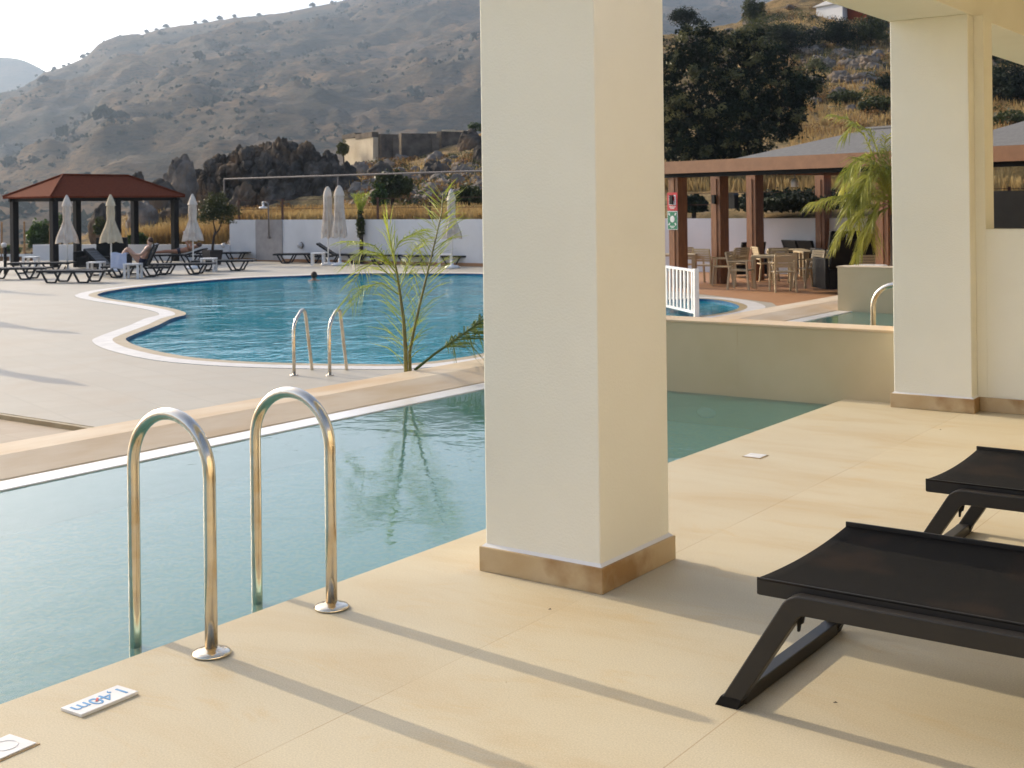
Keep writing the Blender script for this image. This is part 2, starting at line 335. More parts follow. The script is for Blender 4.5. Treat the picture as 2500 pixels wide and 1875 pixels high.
def terrain_mat(name, grass, grass2, dark, rock, s, strata=None):
    m, nt, b = new_mat(name)
    tc = N(nt, 'ShaderNodeTexCoord'); o = tc.outputs['Object']
    if strata:
        mp = N(nt, 'ShaderNodeMapping'); mp.inputs['Scale'].default_value = strata; mp.inputs['Rotation'].default_value = (.12,-.22,YAW); L(nt, o, mp.inputs[0]); o = mp.outputs[0]
    def noise_(sc_, d=8, dist=.4):
        n = N(nt, 'ShaderNodeTexNoise', Scale=sc_*s, Detail=d, Roughness=.65, Distortion=dist); L(nt, o, n.inputs['Vector']); return n.outputs['Fac']
    def ramp(f, a, z):
        r = N(nt, 'ShaderNodeMapRange'); r.inputs[1].default_value=a; r.inputs[2].default_value=z; L(nt, f, r.inputs[0]); return r.outputs[0]
    def mix(f, a, c):
        x = N(nt, 'ShaderNodeMix', data_type='RGBA'); L(nt, f, x.inputs[0])
        if isinstance(a, tuple): x.inputs[6].default_value = c4(a)
        else: L(nt, a, x.inputs[6])
        x.inputs[7].default_value = c4(c); return x.outputs[2]
    k = mix(ramp(noise_(1.0), .35, .65), grass, grass2)
    k = mix(ramp(noise_(2.3), .52, .66), k, rock)
    k = mix(ramp(noise_(1.7, 10, .8), .44, .68), k, dark)
    k = mix(ramp(noise_(14, 4), .55, .68), k, dark)
    k = mix(ramp(noise_(38, 3), .52, .66), k, dark)
    L(nt, k, b.inputs['Base Color']); b.inputs['Roughness'].default_value = .95; b.inputs['Specular IOR Level'].default_value = .05
    bp = N(nt, 'ShaderNodeBump', Strength=.7, Distance=.35/s*.15); L(nt, noise_(9, 9), bp.inputs['Height']); L(nt, bp.outputs[0], b.inputs['Normal'])
    return m
M['mountain'] = terrain_mat('mountain_slope', (.20,.125,.062), (.125,.085,.052), (.055,.050,.036), (.12,.10,.082), .0042, (1,.7,3.2))
M['hillside'] = terrain_mat('dry_hillside', (.40,.28,.13), (.27,.17,.075), (.075,.062,.028), (.17,.14,.11), .25)
M['valley'] = terrain_mat('valley_ground', (.26,.20,.10), (.2,.15,.08), (.06,.07,.035), (.2,.17,.14), .03)

# ------------------------------------------------------------------ world, sun, camera
SUN_EL = math.radians(24.2); SUN_ROT = math.atan2(-1.0, 0.083)
w = bpy.data.worlds.new('World'); sc.world = w; w.use_nodes = True
wn = w.node_tree; bg = wn.nodes['Background']
sky = wn.nodes.new('ShaderNodeTexSky'); sky.sky_type = 'NISHITA'; sky.sun_disc = False
sky.sun_elevation = SUN_EL; sky.sun_rotation = SUN_ROT; sky.dust_density = 2.6; sky.air_density = 0.55; sky.ozone_density = 0.4
wn.links.new(sky.outputs[0], bg.inputs[0]); bg.inputs[1].default_value = 0.15
sl = bpy.data.lights.new('sun', 'SUN'); sl.energy = 2.35; sl.angle = math.radians(.53); sl.color = (1, .85, .63)
so = bpy.data.objects.new('sun', sl); COL.objects.link(so)
sd = Vector((math.sin(SUN_ROT)*math.cos(SUN_EL), math.cos(SUN_ROT)*math.cos(SUN_EL), math.sin(SUN_EL)))
so.rotation_euler = sd.to_track_quat('Z', 'Y').to_euler(); so.location = (-30, 5, 30)
cd = bpy.data.cameras.new('camera'); co = bpy.data.objects.new('camera', cd); COL.objects.link(co)
cd.sensor_width = 36; cd.lens = 36 * F / 2500; cd.shift_y = -(937.5 - CY) / 2500; cd.clip_start = .05; cd.clip_end = 12000
cr = Vector((RT[0], RT[1], 0)); cu = Vector((0,0,1)); cf = Vector((FW[0], FW[1], 0))
right = cr*math.cos(ROLL) + cu*(-math.sin(ROLL)); up = cr*math.sin(ROLL) + cu*math.cos(ROLL)
R3 = Matrix((right, up, -cf)).transposed()
co.matrix_world = Matrix.Translation((0,0,H)) @ R3.to_4x4()
sc.camera = co
cd.dof.use_dof = True; cd.dof.focus_distance = 5.2; cd.dof.aperture_fstop = 9.0
sc.view_settings.view_transform = 'Standard'; sc.view_settings.look = 'None'; sc.view_settings.exposure = 1.2; sc.view_settings.gamma = 1
sc.cycles.use_denoising = True
sc.cycles.max_bounces = 10; sc.cycles.transparent_max_bounces = 12; sc.cycles.volume_bounces = 0
sc.cycles.caustics_reflective = False; sc.cycles.caustics_refractive = False
sc.cycles.sample_clamp_indirect = 6

# ------------------------------------------------------------------ SETTING: ground, terrace, pools, decks
def sheet(name, poly, z, m, holes=(), kind='structure'):
    bm = bmesh.new(); edges = []
    for loop in (poly,)+tuple(holes):
        vs = [bm.verts.new((p[0], p[1], z)) for p in loop]
        edges += [bm.edges.new((vs[i], vs[(i+1)%len(vs)])) for i in range(len(vs))]
    bmesh.ops.triangle_fill(bm, edges=edges, use_beauty=True)
    for f in bm.faces:
        if f.normal.z < 0: f.normal_flip()
    me = bpy.data.meshes.new(name); bm.to_mesh(me); bm.free(); me.materials.append(m)
    o = bpy.data.objects.new(name, me); COL.objects.link(o); return tag(o, kind=kind)
def smooth_loop(pts, sub=8):
    n = len(pts); out = []
    for i in range(n):
        p0, p1, p2, p3 = [Vector(pts[(i+k-1)%n][:2]) for k in range(4)]
        for s in range(sub):
            t = s/sub
            out.append(.5*((2*p1)+(-p0+p2)*t+(2*p0-5*p1+4*p2-p3)*t*t+(-p0+3*p1-3*p2+p3)*t**3))
    return out
def offset_loop(lp, d):
    n = len(lp); A = sum(lp[i].x*lp[(i+1)%n].y-lp[(i+1)%n].x*lp[i].y for i in range(n)); s = 1 if A > 0 else -1
    out = []
    for i in range(n):
        t = (lp[(i+1)%n]-lp[i-1]).normalized(); out.append(lp[i]+Vector((t.y,-t.x))*d*s)
    return out
def ring(name, a, b, z, m, kind='structure', parent=None):
    n = len(a); mb = MB()
    mb.add([(p.x,p.y,z) for p in a]+[(p.x,p.y,z) for p in b], [(i,(i+1)%n,n+(i+1)%n,n+i) for i in range(n)])
    o = mb.build(name, m); return tag(o, kind=kind)

big = smooth_loop([(-22.2,29.5),(-24.2,28.9),(-25.9,28.1),(-26.75,26.5),(-27.45,25.0),(-27.35,22.6),(-26.7,20.3),(-25.6,18.75),(-24.05,17.95),
    (-21.6,17.2),(-20.15,16.65),(-19.2,16.05),(-18.7,15.3),(-17.85,14.3),(-16.85,13.0),(-16.3,12.45),(-15.2,11.9),(-13.8,11.5),(-12.8,11.5),(-12.0,11.7),(-11.2,12.05),
    (-10.55,12.5),(-10.4,13.8),(-11.0,15.6),(-12.8,18.0),(-15.0,21.0),(-17.3,25.0),(-19.6,28.4)], 6)
kid = smooth_loop([(-12.34,23.85),(-11.6,23.6),(-10.7,22.5),(-10.35,21.2),(-10.5,19.9),(-11.3,19.3),(-12.2,19.9),(-12.75,21.3),(-12.8,22.9)], 8)
big_o = offset_loop(big, .5); kid_o = offset_loop(kid, .5); big_m = offset_loop(big, .2); kid_m = offset_loop(kid, .16)
KX = -7.25
terr = [(KX,7.35),(KX,40),(3,40),(3,33.0),(-36.9,33.0),(-41.3,31.8),(-44.9,28.6),(-75,28),(-75,7.35)]
terr = [(KX,7.35),(KX,33.0),(-36.9,33.0),(-41.3,31.8),(-46,29.0),(-75,26),(-75,7.35)]
sheet('terrace', terr, ZT, M['terrace'], (big_o, kid_o))
sheet('lower_paving', [(KX,7.35),(-75,7.35),(-75,-30),(KX,-30)], ZT-.05, M['lower'])
mb = MB(); mb.box(-75,KX,7.30,7.35,ZT-.3,ZT-.006); tag(mb.build('terrace_step', M['coping_tan']), kind='structure')
for nm, lo, mid, inn, zz in (('pool', big_o, big_m, big, 0), ('paddling_pool', kid_o, kid_m, kid, 0)):
    ring(nm+'_coping', lo, mid, ZT+.005, M['coping_white'])
    ring(nm+'_edge_tiles', mid, inn, ZT+.004, M['coping_tan'])
    n = len(inn); mb = MB(); dep = -.95 if nm == 'pool' else -.85
    mb.add([(p.x,p.y,ZT+.004) for p in inn]+[(p.x,p.y,dep) for p in inn], [(i,n+i,n+(i+1)%n,(i+1)%n) for i in range(n)])
    tag(mb.build(nm+'_walls', M['pool_wall']), kind='structure')
    sheet(nm+'_floor', [tuple(p) for p in inn], dep, M['pool_tile'])
    sheet(nm+'_water', [tuple(p) for p in inn], ZT-.05, M['water_far'])
# valley ground out to the horizon
mb = MB(); S = 4100
sheet('ground', [(-S,-S),(S,-S),(S,S),(-S,S)], -25, M['valley'])

# near deck with private pools along it
EX, WX, KF = -3.51, -6.345, -6.56            # deck edge, ledge lip, kerb face
mb = MB(); mb.box(EX, 2.6, -6, 36, -.5, 0); tag(mb.build('pool_deck', M['deck'], bevel=.006), kind='structure')
mb = MB(); mb.box(KF, EX-.002, -6, 36, -1.5, -.30); tag(mb.build('pool_basin_floor', M['mosaic']), kind='structure')
mb = MB(); mb.box(EX-.012, EX-.001, -6, 36, -.30, -.03); tag(mb.build('pool_basin_wall', M['mosaic']), kind='structure')
mb = MB(); mb.box(KF+.001, WX, -6, 36, -.30, -.043); tag(mb.build('pool_ledge', M['ledge'], bevel=.006), kind='structure')
mb = MB(); mb.prism([(KX,-1.4),(KF,-1.4),(KF,-.038),(-6.9,.03),(KX,.03)], 'y', -6, 36); tag(mb.build('pool_kerb', M['stone'], bevel=.008), kind='structure')
sheet('pool_lane_water', [(WX-.004,-6),(EX-.003,-6),(EX-.003,36),(WX-.004,36)], -.052, M['water_near'])

def divider(y, label, h=.515):
    t = thing('divider_wall', label, 'wall', (0,y,0), 0, 'tiled divider walls between the private pools')
    mb = MB(); mb.box(-6.55, -3.12, 0, .29, -.5, h)
    mb.build('wall_body', M['wall_tile'], t)
    mb = MB(); mb.box(-6.565, -3.118, -.008, .305, h, h+.02); mb.build('coping', M['stone'], t, bevel=.004)
    return t
dw = divider(9.17, 'low greige tiled wall closing the near pool, running from the column to the kerb')
mb = MB()
for x in (-5.98, -4.38): mb.box(x-.0012, x+.0012, -.0006, .001, -.4, .515)
mb.build('tile_joint', M['skirting'], dw)
mb = MB(); mb.lathe([(.08,0),(.085,.01),(.06,.022)], 24); o = mb.build('pool_light', M['white_paint'], dw, smooth=True); o.rotation_euler = (math.radians(90),0,0); o.location = (-4.65,-.003,-.20); o.scale = (1,.5,1)
divider(16.93, 'second low divider wall, seen beyond the first with a round bistro table behind its top edge', .555)

# columns
def column(loc, label, pier=False):
    t = thing('column', label, 'column', loc, 0, 'white square columns of the covered walk')
    mb = MB(); mb.box(-.275,.275,-.275,.275,0,2.785); mb.build('shaft', M['render'], t, bevel=.006)
    mb = MB(); mb.box(-.295,.295,-.295,.295,0,.1); mb.build('skirting', M['skirting'], t, bevel=.003)
    mb = MB(); mb.add([(-.287,-.287,.1002),(.287,-.287,.1002),(.287,.287,.1002),(-.287,.287,.1002),(-.274,-.274,.112),(.274,-.274,.112),(.274,.274,.112),(-.274,.274,.112)],
                      [(0,1,5,4),(1,2,6,5),(2,3,7,6),(3,0,4,7),(0,3,2,1),(4,5,6,7)]); mb.build('grout_bead', M['white_wall'], t)
    return t
c1 = column((-2.835,4.41,0), 'white square column with limestone skirting standing at the near pool edge')
dup(c1, (-2.80,9.29,0), 0, 'white column farther back, standing where the low pool wall meets the deck')
PX = aty(2424,400,9.36).x
t = thing('partition_wall', 'white partition wall with a raised pier beside the far column', 'wall', (0,9.13,0))
mb = MB(); mb.box(-2.524,PX,.02,.24,0,2.785); mb.build('pier', M['render'], t)
mb = MB(); mb.box(PX+.0005,2.298,.023,.237,0,1.28); mb.build('low_wall', M['render'], t)
mb = MB(); mb.box(-2.5045,2.298,0,.019,0,.1); mb.build('skirting', M['skirting'], t, bevel=.003)
t = thing('covered_walk_roof', 'white beam and ceiling slab carried by the white columns', 'roof', (0,0,0))
mb = MB(); mb.box(-3.09,-2.52,-6,36,2.785,3.1); mb.build('beam', M['render'], t, bevel=.004)
mb = MB(); mb.box(-3.14,2.6,6.2,36,3.102,3.3); mb.build('slab', M['render'], t)
mb = MB(); mb.box(-2.518,2.298,9.15,9.4,2.93,3.1); mb.box(-2.518,2.298,4.3,4.55,2.93,3.1); mb.build('cross_beam', M['render'], t)
t = thing('facade_wall', 'unseen house facade on the camera side, coloured ochre to bounce warm light', 'wall')
mb = MB(); mb.box(2.3,2.6,-6,36,0,3.1); mb.build('wall_body', mat('ochre_bounce_render', (.84,.74,.54), .85, (.80,.70,.50), 1.4, .3, 200, spec=.2), t)  # out of view; ochre chosen to throw warm light onto the columns

# grab rails
def grab_rail(loc, label, grp):
    t = thing('grab_rail', label, 'pool rail', loc, 0, grp)
    r = .2; pts = [(-.2,0,-.29)] + [(-.2,0,z) for z in (0,.3,.58)]
    pts += [(-r*math.cos(math.pi*k/18), 0, .60+.19*math.sin(math.pi*k/18)) for k in range(19)] + [(.2,0,z) for z in (.58,.3,.0)]
    mb = MB(); mb.tube(pts, .0215, 20); mb.build('tube', M['steel'], t, smooth=True)
    mb = MB(); mb.lathe([(.064,.001),(.066,.006),(.060,.012),(.045,.017),(.03,.02),(.0235,.024),(.0218,.024)], 32, (.2,0,0)); mb.build('flange', M['steel'], t, smooth=True)
    return t
g = 'stainless grab rails of the near pool'
gr = grab_rail((-3.50,2.85,0), 'left of the two big polished steel grab rails at the near pool edge', g)
dup(gr, (-3.50,3.428,0), 0, 'right of the two big polished steel grab rails, nearer the column')
dup(gr, (-3.50,10.35,0), 0, 'steel grab rail partly hidden by the far column, in the second private pool')

def ladder_rail(p, rz, label):
    t = thing('ladder_rail', label, 'pool rail', p, rz, 'stainless ladder rails of the big pool')
    pts = [(0,0,0),(0,0,.3),(.0,0,.55),(.03,0,.62),(.09,0,.68),(.2,0,.755),(.27,0,.775),(.32,0,.75),(.35,0,.68),(.43,0,.35),(.5,0,.08),(.52,0,-.05),(.52,0,-.7)]
    mb = MB(); mb.tube(pts, .021, 12); mb.build('tube', M['steel'], t, smooth=True)
    mb = MB(); mb.lathe([(.05,0),(.05,.008),(.03,.012)], 16); mb.build('flange', M['steel'], t, smooth=True)
    return t
a = atz(718,917,ZT); b = atz(805,917,ZT)
rz = math.atan2(.83,-.35)-math.radians(3)
lr = ladder_rail(a, rz, 'left of the pair of angular steel ladder rails at the big pool')
dup(lr, b, rz, 'right of the pair of angular steel ladder rails at the big pool')

# depth sign, skimmer lids
def text_mesh(name, body, size, m, parent, loc, rot, ext=.0006, align='CENTER'):
    cu_ = bpy.data.curves.new(name, 'FONT'); cu_.body = body; cu_.size = size; cu_.extrude = ext; cu_.align_x = align; cu_.align_y = 'CENTER'
    o = bpy.data.objects.new(name, cu_); COL.objects.link(o)
    dg = bpy.context.evaluated_depsgraph_get(); me = bpy.data.meshes.new_from_object(o.evaluated_get(dg))
    bpy.data.objects.remove(o); bpy.data.curves.remove(cu_)
    me.name = name; me.materials.clear(); me.materials.append(m)
    o = bpy.data.objects.new(name, me); COL.objects.link(o); o.parent = parent; o.location = loc; o.rotation_euler = rot; return o
t = thing('depth_marker', 'raised white tile reading 1,40m lettered in blue at the pool edge', 'depth sign', (-3.262,2.381,0), math.radians(92))
mb = MB(); mb.box(-.105,.105,-.049,.049,0,.010); mb.build('tile', M['white_plastic'], t, bevel=.002)
text_mesh('lettering', '1,40m', .078, M['blue_ink'], t, (0,.0,.0106), (0,0,math.pi))
mb = MB(); mb.bar((-.018,-.006,.0118),(.0,.012,.0118),.007,.001); mb.build('red_mark', M['red_ink'], t)
def skimmer(c, s, rz, label):
    t = thing('skimmer_lid', label, 'pool lid', c, rz, 'white skimmer lids in the deck')
    mb = MB(); mb.box(-s,s,-s,s,0,.003); mb.build('rim', M['skirting'], t)
    mb = MB(); mb.box(-s+.006,s-.006,-s+.006,s-.006,.003,.006); ld_ = mb.build('lid', M['white_plastic'], t, bevel=.001)
    mb = MB(); mb.lathe([(s*.55,.0062),(s*.52,.0075),(s*.5,.0062)], 24, caps=False); mb.build('ring', M['white_wall'], ld_)
skimmer((-3.21,2.03,0), .065, math.radians(4), 'white square skimmer lid cut by the left picture edge')
skimmer((-3.165,6.85,0), .058, 0, 'small white skimmer lid set in the deck beyond the column')

# ------------------------------------------------------------------ near sun loungers
def near_lounger(x, y, label):
    t = thing('sun_lounger', label, 'sun lounger', (x,y,0), 0, 'charcoal sling loungers on the deck')
    W = .78
    def side(y0, y1):
        prof = [(-.055,0),(.0,0)]
        # outer path: foot -> bend -> rail; drawn as a closed outline in x,z
        out = [(-.062,.004),(.148,.322)]
        arc_o = [(.205+.07*math.cos(a), .296+.07*math.sin(a)) for a in [math.radians(d) for d in range(145, 89, -8)]]
        arc_i = [(.218+.03*math.cos(a), .281+.03*math.sin(a)) for a in [math.radians(d) for d in range(90, 146, 9)]]
        o_ = [(-.062,.0)] + arc_o + [(1.62,.366),(1.80,.0),(1.745,.0),(1.58,.311)] + arc_i + [(.0,.0)]
        mb = MB(); mb.prism(o_, 'y', y0, y1); return mb
    side(0,.045).build('side_frame', M['alu'], t, bevel=.004)
    side(W,W+.045).build('side_frame', M['alu'], t, bevel=.004)
    for xa_, xb_ in ((-.035,.012),(1.745,1.79)): mb = MB(); mb.box(xa_,xb_,.045,W,.0,.042); mb.build('cross_bar', M['alu'], t, bevel=.004)
    # seat frame tubes
    mb = MB(); X0, X1, Z0, Z1 = .048, 1.86, .332, .378
    mb.box(X0,X1,.055,.085,Z0,Z1); mb.box(X0,X1,W-.04,W-.01,Z0,Z1); mb.build('seat_rail', M['alu'], t, bevel=.004)
    mb = MB(); mb.tube([(X0+.012,.07,.358),(X0+.012,W/2,.350),(X0+.012,W-.025,.358)], .012, 10); mb.build('end_tube', M['alu'], t, smooth=True)
    # sagging sling
    vs = []; nx, ny = 40, 14
    for i in range(nx+1):
        u = i/nx
        for j in range(ny+1):
            v = j/ny; sag = (1-(2*v-1)**2)
            vs.append((X0+.004+(X1-X0)*u, .05+(W-.055)*v, .384-.016*sag+.004*math.cos(6*math.pi*v)*0-.006*sag*math.sin(math.pi*u)))
    fs = [(i*(ny+1)+j,(i+1)*(ny+1)+j,(i+1)*(ny+1)+j+1,i*(ny+1)+j+1) for i in range(nx) for j in range(ny)]
    o = MB().add(vs, fs).build('sling', M['sling'], t, smooth=True); s = o.modifiers.new('s','SOLIDIFY'); s.thickness = .005; s.offset = -1
    mb = MB()
    mb.box(X0,X1,.050,.056,.336,.386); mb.box(X0,X1,W-.012,W-.004,.338,.398); mb.build('piping', M['alu'], t, bevel=.002)
    for yy in (0,W):
        for pts_ in ([(-.067,-.0),(.005,-.0),(.018,.03),(-.048,.03)],[(1.742,-.0),(1.805,-.0),(1.79,.03),(1.73,.03)]):
            mb = MB(); mb.prism(pts_, 'y', yy-.002, yy+.047); mb.build('foot_cap', M['black'], t)
    mb = MB(); mb.prism([(.186,.30),(.204,.302),(.199,.280),(.192,.276),(.188,.255),(.182,.255),(.182,.277)], 'y', .03, .04); mb.build('latch', M['black'], t)
    return t
nl = near_lounger(-1.645, 3.405, 'nearest charcoal sling sun lounger, its foot resting on the deck in front')
dup(nl, (-1.645,4.99,0), 0, 'charcoal sling lounger standing behind the nearest one, cut by the right edge')

# debris on the deck
for px, py, nm in ((2296,1050,'dry leaf bit lying between the far column and the rear lounger'),(1342,1489,'tiny dark leaf crumb in front of the near column'),(2039,1717,'small dark leaf bit under the nearest lounger')):
    p = atz(px,py,.003); mb = MB(); mb.add([(-.007,0,0),(0,.004,.004),(.008,.002,.002),(0,-.004,.001)], [(0,1,2,3)]); o = mb.build('leaf_litter', M['bark'], loc=p); o.location.z = .004
    tag(o, nm, 'dry leaf')

# ------------------------------------------------------------------ far furniture
def far_lounger(label, loc, rz, back=0.0):
    t = thing('pool_lounger', label, 'sun lounger', loc, rz, 'dark resin loungers round the big pool')
    mb = MB(); mb.box(0,1.25,-.33,-.27,.29,.35); mb.box(0,1.25,.27,.33,.29,.35); mb.box(0,.06,-.27,.27,.30,.35)
    for k in range(11): mb.box(.09+k*.105,.165+k*.105,-.27,.27,.315,.345)
    mb.build('seat', M['plastic'], t)
    ca, sa = math.cos(back), math.sin(back)
    mb = MB()
    def bk(x0,x1,y0,y1,z0,z1):
        c = []
        for x,y,z in [(x0,y0,z0),(x1,y0,z0),(x1,y1,z0),(x0,y1,z0),(x0,y0,z1),(x1,y0,z1),(x1,y1,z1),(x0,y1,z1)]:
            c.append((1.26+x*ca-(z-.32)*sa, y, .32+x*sa+(z-.32)*ca))
        mb.add(c, [(0,3,2,1),(4,5,6,7),(0,1,5,4),(1,2,6,5),(2,3,7,6),(3,0,4,7)])
    bk(0,.72,-.33,-.27,.29,.35); bk(0,.72,.27,.33,.29,.35); bk(.66,.72,-.27,.27,.30,.35)
    for k in range(6): bk(.01+k*.105,.095+k*.105,-.27,.27,.315,.345)
    mb.build('backrest', M['plastic'], t)
    if back > .1:
        mb = MB(); mb.box(1.26,1.95,-.33,-.28,.25,.30); mb.box(1.26,1.95,.28,.33,.25,.30); mb.build('rear_rail', M['plastic'], t)
    for y in (-.31,.31):
        for x in (.18,1.15):
            mb = MB()
            mb.bar((x-.02,y,.30),(x+.14,y,.02),.035,.05); mb.bar((x+.14,y,.02),(x+.40,y,.02),.035,.045); mb.bar((x+.40,y,.02),(x+.56,y,.30),.035,.05)
            mb.build('leg', M['plastic'], t)
    return t
fl = {}
def LG(key, back): 
    if key not in fl: fl[key] = far_lounger('', (0,0,0), 0, back); return fl[key], True
    return fl[key], False
VR = math.atan2(RT[1], RT[0])
lounge = [  # px of middle, depth, heading relative to the picture's right, back angle, label
  (30,37.0,.05,0,'dark flat lounger cut by the left picture edge, in front of the gazebo post'),
  (100,40.5,.0,0,'dark flat lounger half hidden in front of the gazebo corner post'),
  (186,35.3,-.2,0,'dark flat lounger standing closest to the big pool, below the leftmost parasol'),
  (272,38.6,3.0,.75,'dark lounger with raised back, left of the person with the blue towel'),
  (330,37.4,.1,1.15,'dark lounger with its back raised high, carrying the person with a blue towel'),
  (440,38.6,.05,0,'dark flat lounger at the pool, in front of the third parasol'),
  (545,40.6,.0,0,'dark flat lounger right of the white table by the third parasol'),
  (436,46.0,.0,.3,'dark lounger by the low white wall, carrying the sunbather with a book'),
  (545,47.5,.0,0,'dark flat lounger below the potted olive tree'),
  (735,45.5,.0,0,'dark flat lounger by the white wall, left of the paired parasols'),
  (835,44.5,3.14,.6,'dark lounger with raised back behind the paired parasols'),
  (962,43.6,.0,0,'dark flat lounger by the white wall behind the small palm'),
  (1052,42.8,.0,.0,'dark flat lounger by the white wall right of the small palm'),
  (1140,42.0,.0,.12,'rightmost dark lounger by the white wall, beside the near column'),
]
for px, d, hd, bk, lab in lounge:
    base, first = LG(bk, bk)
    dx = .98*math.cos(hd)*F/d
    p = ground(px - dx, d); p += Vector((-math.cos(VR+hd+math.pi/2), -math.sin(VR+hd+math.pi/2), 0))*0
    if first: base.location = p; base.rotation_euler = (0,0,VR+hd); base['label'] = lab
    else: dup(base, p, VR+hd, lab)

def parasol(label, slim=False, cloth='parasol', h=2.5, lo=.95):
    t = thing('closed_parasol', label, 'parasol', (0,0,0), 0, 'closed cream parasols round the big pool')
    mb = MB(); mb.tube([(0,0,0),(0,0,h-.05)], .024, 10); mb.build('pole', M['white_paint'], t, smooth=True)
    mb = MB(); mb.lathe([(.26,0),(.26,.05),(.2,.09),(.05,.11),(.045,.25)], 20); mb.build('base', M['white_plastic'], t, smooth=True)
    n = 32; prof = [(.30,lo),(.27,lo+.18),(.165,lo+.5),(.105,lo+.72),(.12,lo+.95),(.115,h-.36),(.10,h-.33)] if not slim else [(.19,lo),(.185,lo+.2),(.15,lo+.6),(.13,lo+1.0),(.125,h-.4),(.11,h-.34)]
    vs = []
    for i, (r, z) in enumerate(prof):
        for k in range(n):
            a = 2*math.pi*k/n; rr = r*(1+.26*math.cos(8*a+i*.25)*(1 if i < 5 else .4)); vs.append((rr*math.cos(a), rr*math.sin(a), z+(.03*math.cos(4*a) if i == 0 else 0)))
    fs = [(i*n+k,i*n+(k+1)%n,(i+1)*n+(k+1)%n,(i+1)*n+k) for i in range(len(prof)-1) for k in range(n)]
    o = MB().add(vs, fs).build('canopy', M[cloth], t, smooth=True)
    capp = [(.165,h-.37),(.13,h-.26),(.07,h-.1),(.02,h)] if not slim else [(.155,h-.36),(.145,h-.25),(.09,h-.08),(.02,h)]
    vs = []
    for i, (r, z) in enumerate(capp):
        for k in range(n):
            a = 2*math.pi*k/n; rr = r*(1+.08*math.cos(4*a)*(1 if i == 0 else 0)); vs.append((rr*math.cos(a), rr*math.sin(a), z))
    fs = [(i*n+k,i*n+(k+1)%n,(i+1)*n+(k+1)%n,(i+1)*n+k) for i in range(len(capp)-1) for k in range(n)]
    MB().add(vs, fs).build('cap', M[cloth], t, smooth=True)
    return t
pw = parasol('leftmost closed cream parasol, in front of the gazebo corner post'); pw.location = ground(163,40.8)
py_ = parasol('yellowish closed parasol with a skewed hem under the gazebo eave', False, 'parasol_yellow'); py_.location = ground(270,40.8)
dup(pw, ground(470,42.0), .4, 'closed cream parasol right of the gazebo, before the potted olive tree')
ps = parasol('slim closed parasol, left one of the touching pair before the white wall', True, 'parasol', 2.72, .95); ps.location = ground(800,43.6)
dup(ps, ground(828,43.2), .7, 'slim closed parasol, right one of the touching pair before the white wall', (1.12,1.12,1.01))
dup(pw, ground(1102,40.4), .2, 'closed cream parasol beyond the small palm, next to the near column', (.95,.95,1.02))
# the ones left of the frame that throw the long shadows onto the terrace
for ex, ey, lab in ((190,815,'closed parasol beyond the left picture edge, upper of those that only throw a shadow in'),(195,940,'closed parasol beyond the left picture edge, lower of those that only throw a shadow in'),(135,722,'closed parasol beyond the left picture edge, farthest of those that only throw a shadow in')):
    e = atz(ex,ey,ZT); dup(pw, e + Vector((-1,.083,0))*5.4, 0, lab)

def side_table(px, d, lab, first=[None]):
    if first[0] is None:
        t = thing('side_table', lab, 'table', ground(px,d), VR, 'low white side tables between the loungers')
        mb = MB(); mb.box(-.23,.23,-.23,.23,.40,.44); mb.build('tabletop', M['white_plastic'], t, bevel=.01)
        for sx in (-1,1):
            for sy in (-1,1):
                mb = MB(); mb.box(sx*.19-.03,sx*.19+.03,sy*.19-.03,sy*.19+.03,0,.40); mb.build('leg', M['white_plastic'], t)
        first[0] = t
    else: dup(first[0], ground(px,d), VR, lab)
for px, d, lab in ((75,43,'white side table behind the leftmost lounger'),(233,38.2,'white side table behind the lounger closest to the pool'),(508,40,'white side table at the foot of the third parasol'),
                   (323,36.8,'white side table in front of the person with the blue towel'),(775,43.4,'white side table left of the paired parasols'),(1085,41.0,'white side table near the rightmost parasol')):
    side_table(px, d, lab)

# gazebo
g0 = ground(131,44.4); gd = VR + math.radians(52)
t = thing('gazebo', 'open gazebo with dark timber posts and a red hipped roof', 'gazebo', g0, gd)
GL, GW = 5.15, 2.55
for x in (0,GL/2,GL):
    for y in (0,GW):
        mb = MB(); mb.box(x-.11,x+.11,y-.11,y+.11,0,2.36); mb.build('post', M['dark_wood'], t)
mb = MB(); z0, z1 = 2.33, 2.50
for y in (0,GW): mb.box(-.2,GL+.2,y-.05,y+.05,z0,z1)
for x in (0,GL): mb.box(x-.05,x+.05,-.2,GW+.2,z0+.002,z1-.002)
mb.build('eave_beam', M['dark_wood'], t)
e = .28; ov = [(-e,-e),(GL+e,-e),(GL+e,GW+e),(-e,GW+e)]; rr = [(GW/2-.1,GW/2),(GL-GW/2+.1,GW/2)]
mb = MB(); mb.add([(a,b,2.50) for a,b in ov]+[(a,b,3.28) for a,b in rr]+[(a,b,2.44) for a,b in ov],
    [(0,1,5,4),(1,2,5),(2,3,4,5),(3,0,4),(6,7,1,0),(7,8,2,1),(8,9,3,2),(9,6,0,3),(9,8,7,6)]); rf_ = mb.build('roof', M['roof_red'], t)
mb = MB()
for a, b in ((0,4),(1,5),(2,5),(3,4)): mb.tube([(*ov[a],2.52),(*rr[b-4],3.30)], .04, 6)
mb.tube([(*rr[0],3.30),(*rr[1],3.30)], .04, 6); mb.build('ridge_tile', M['roof_red'], rf_)
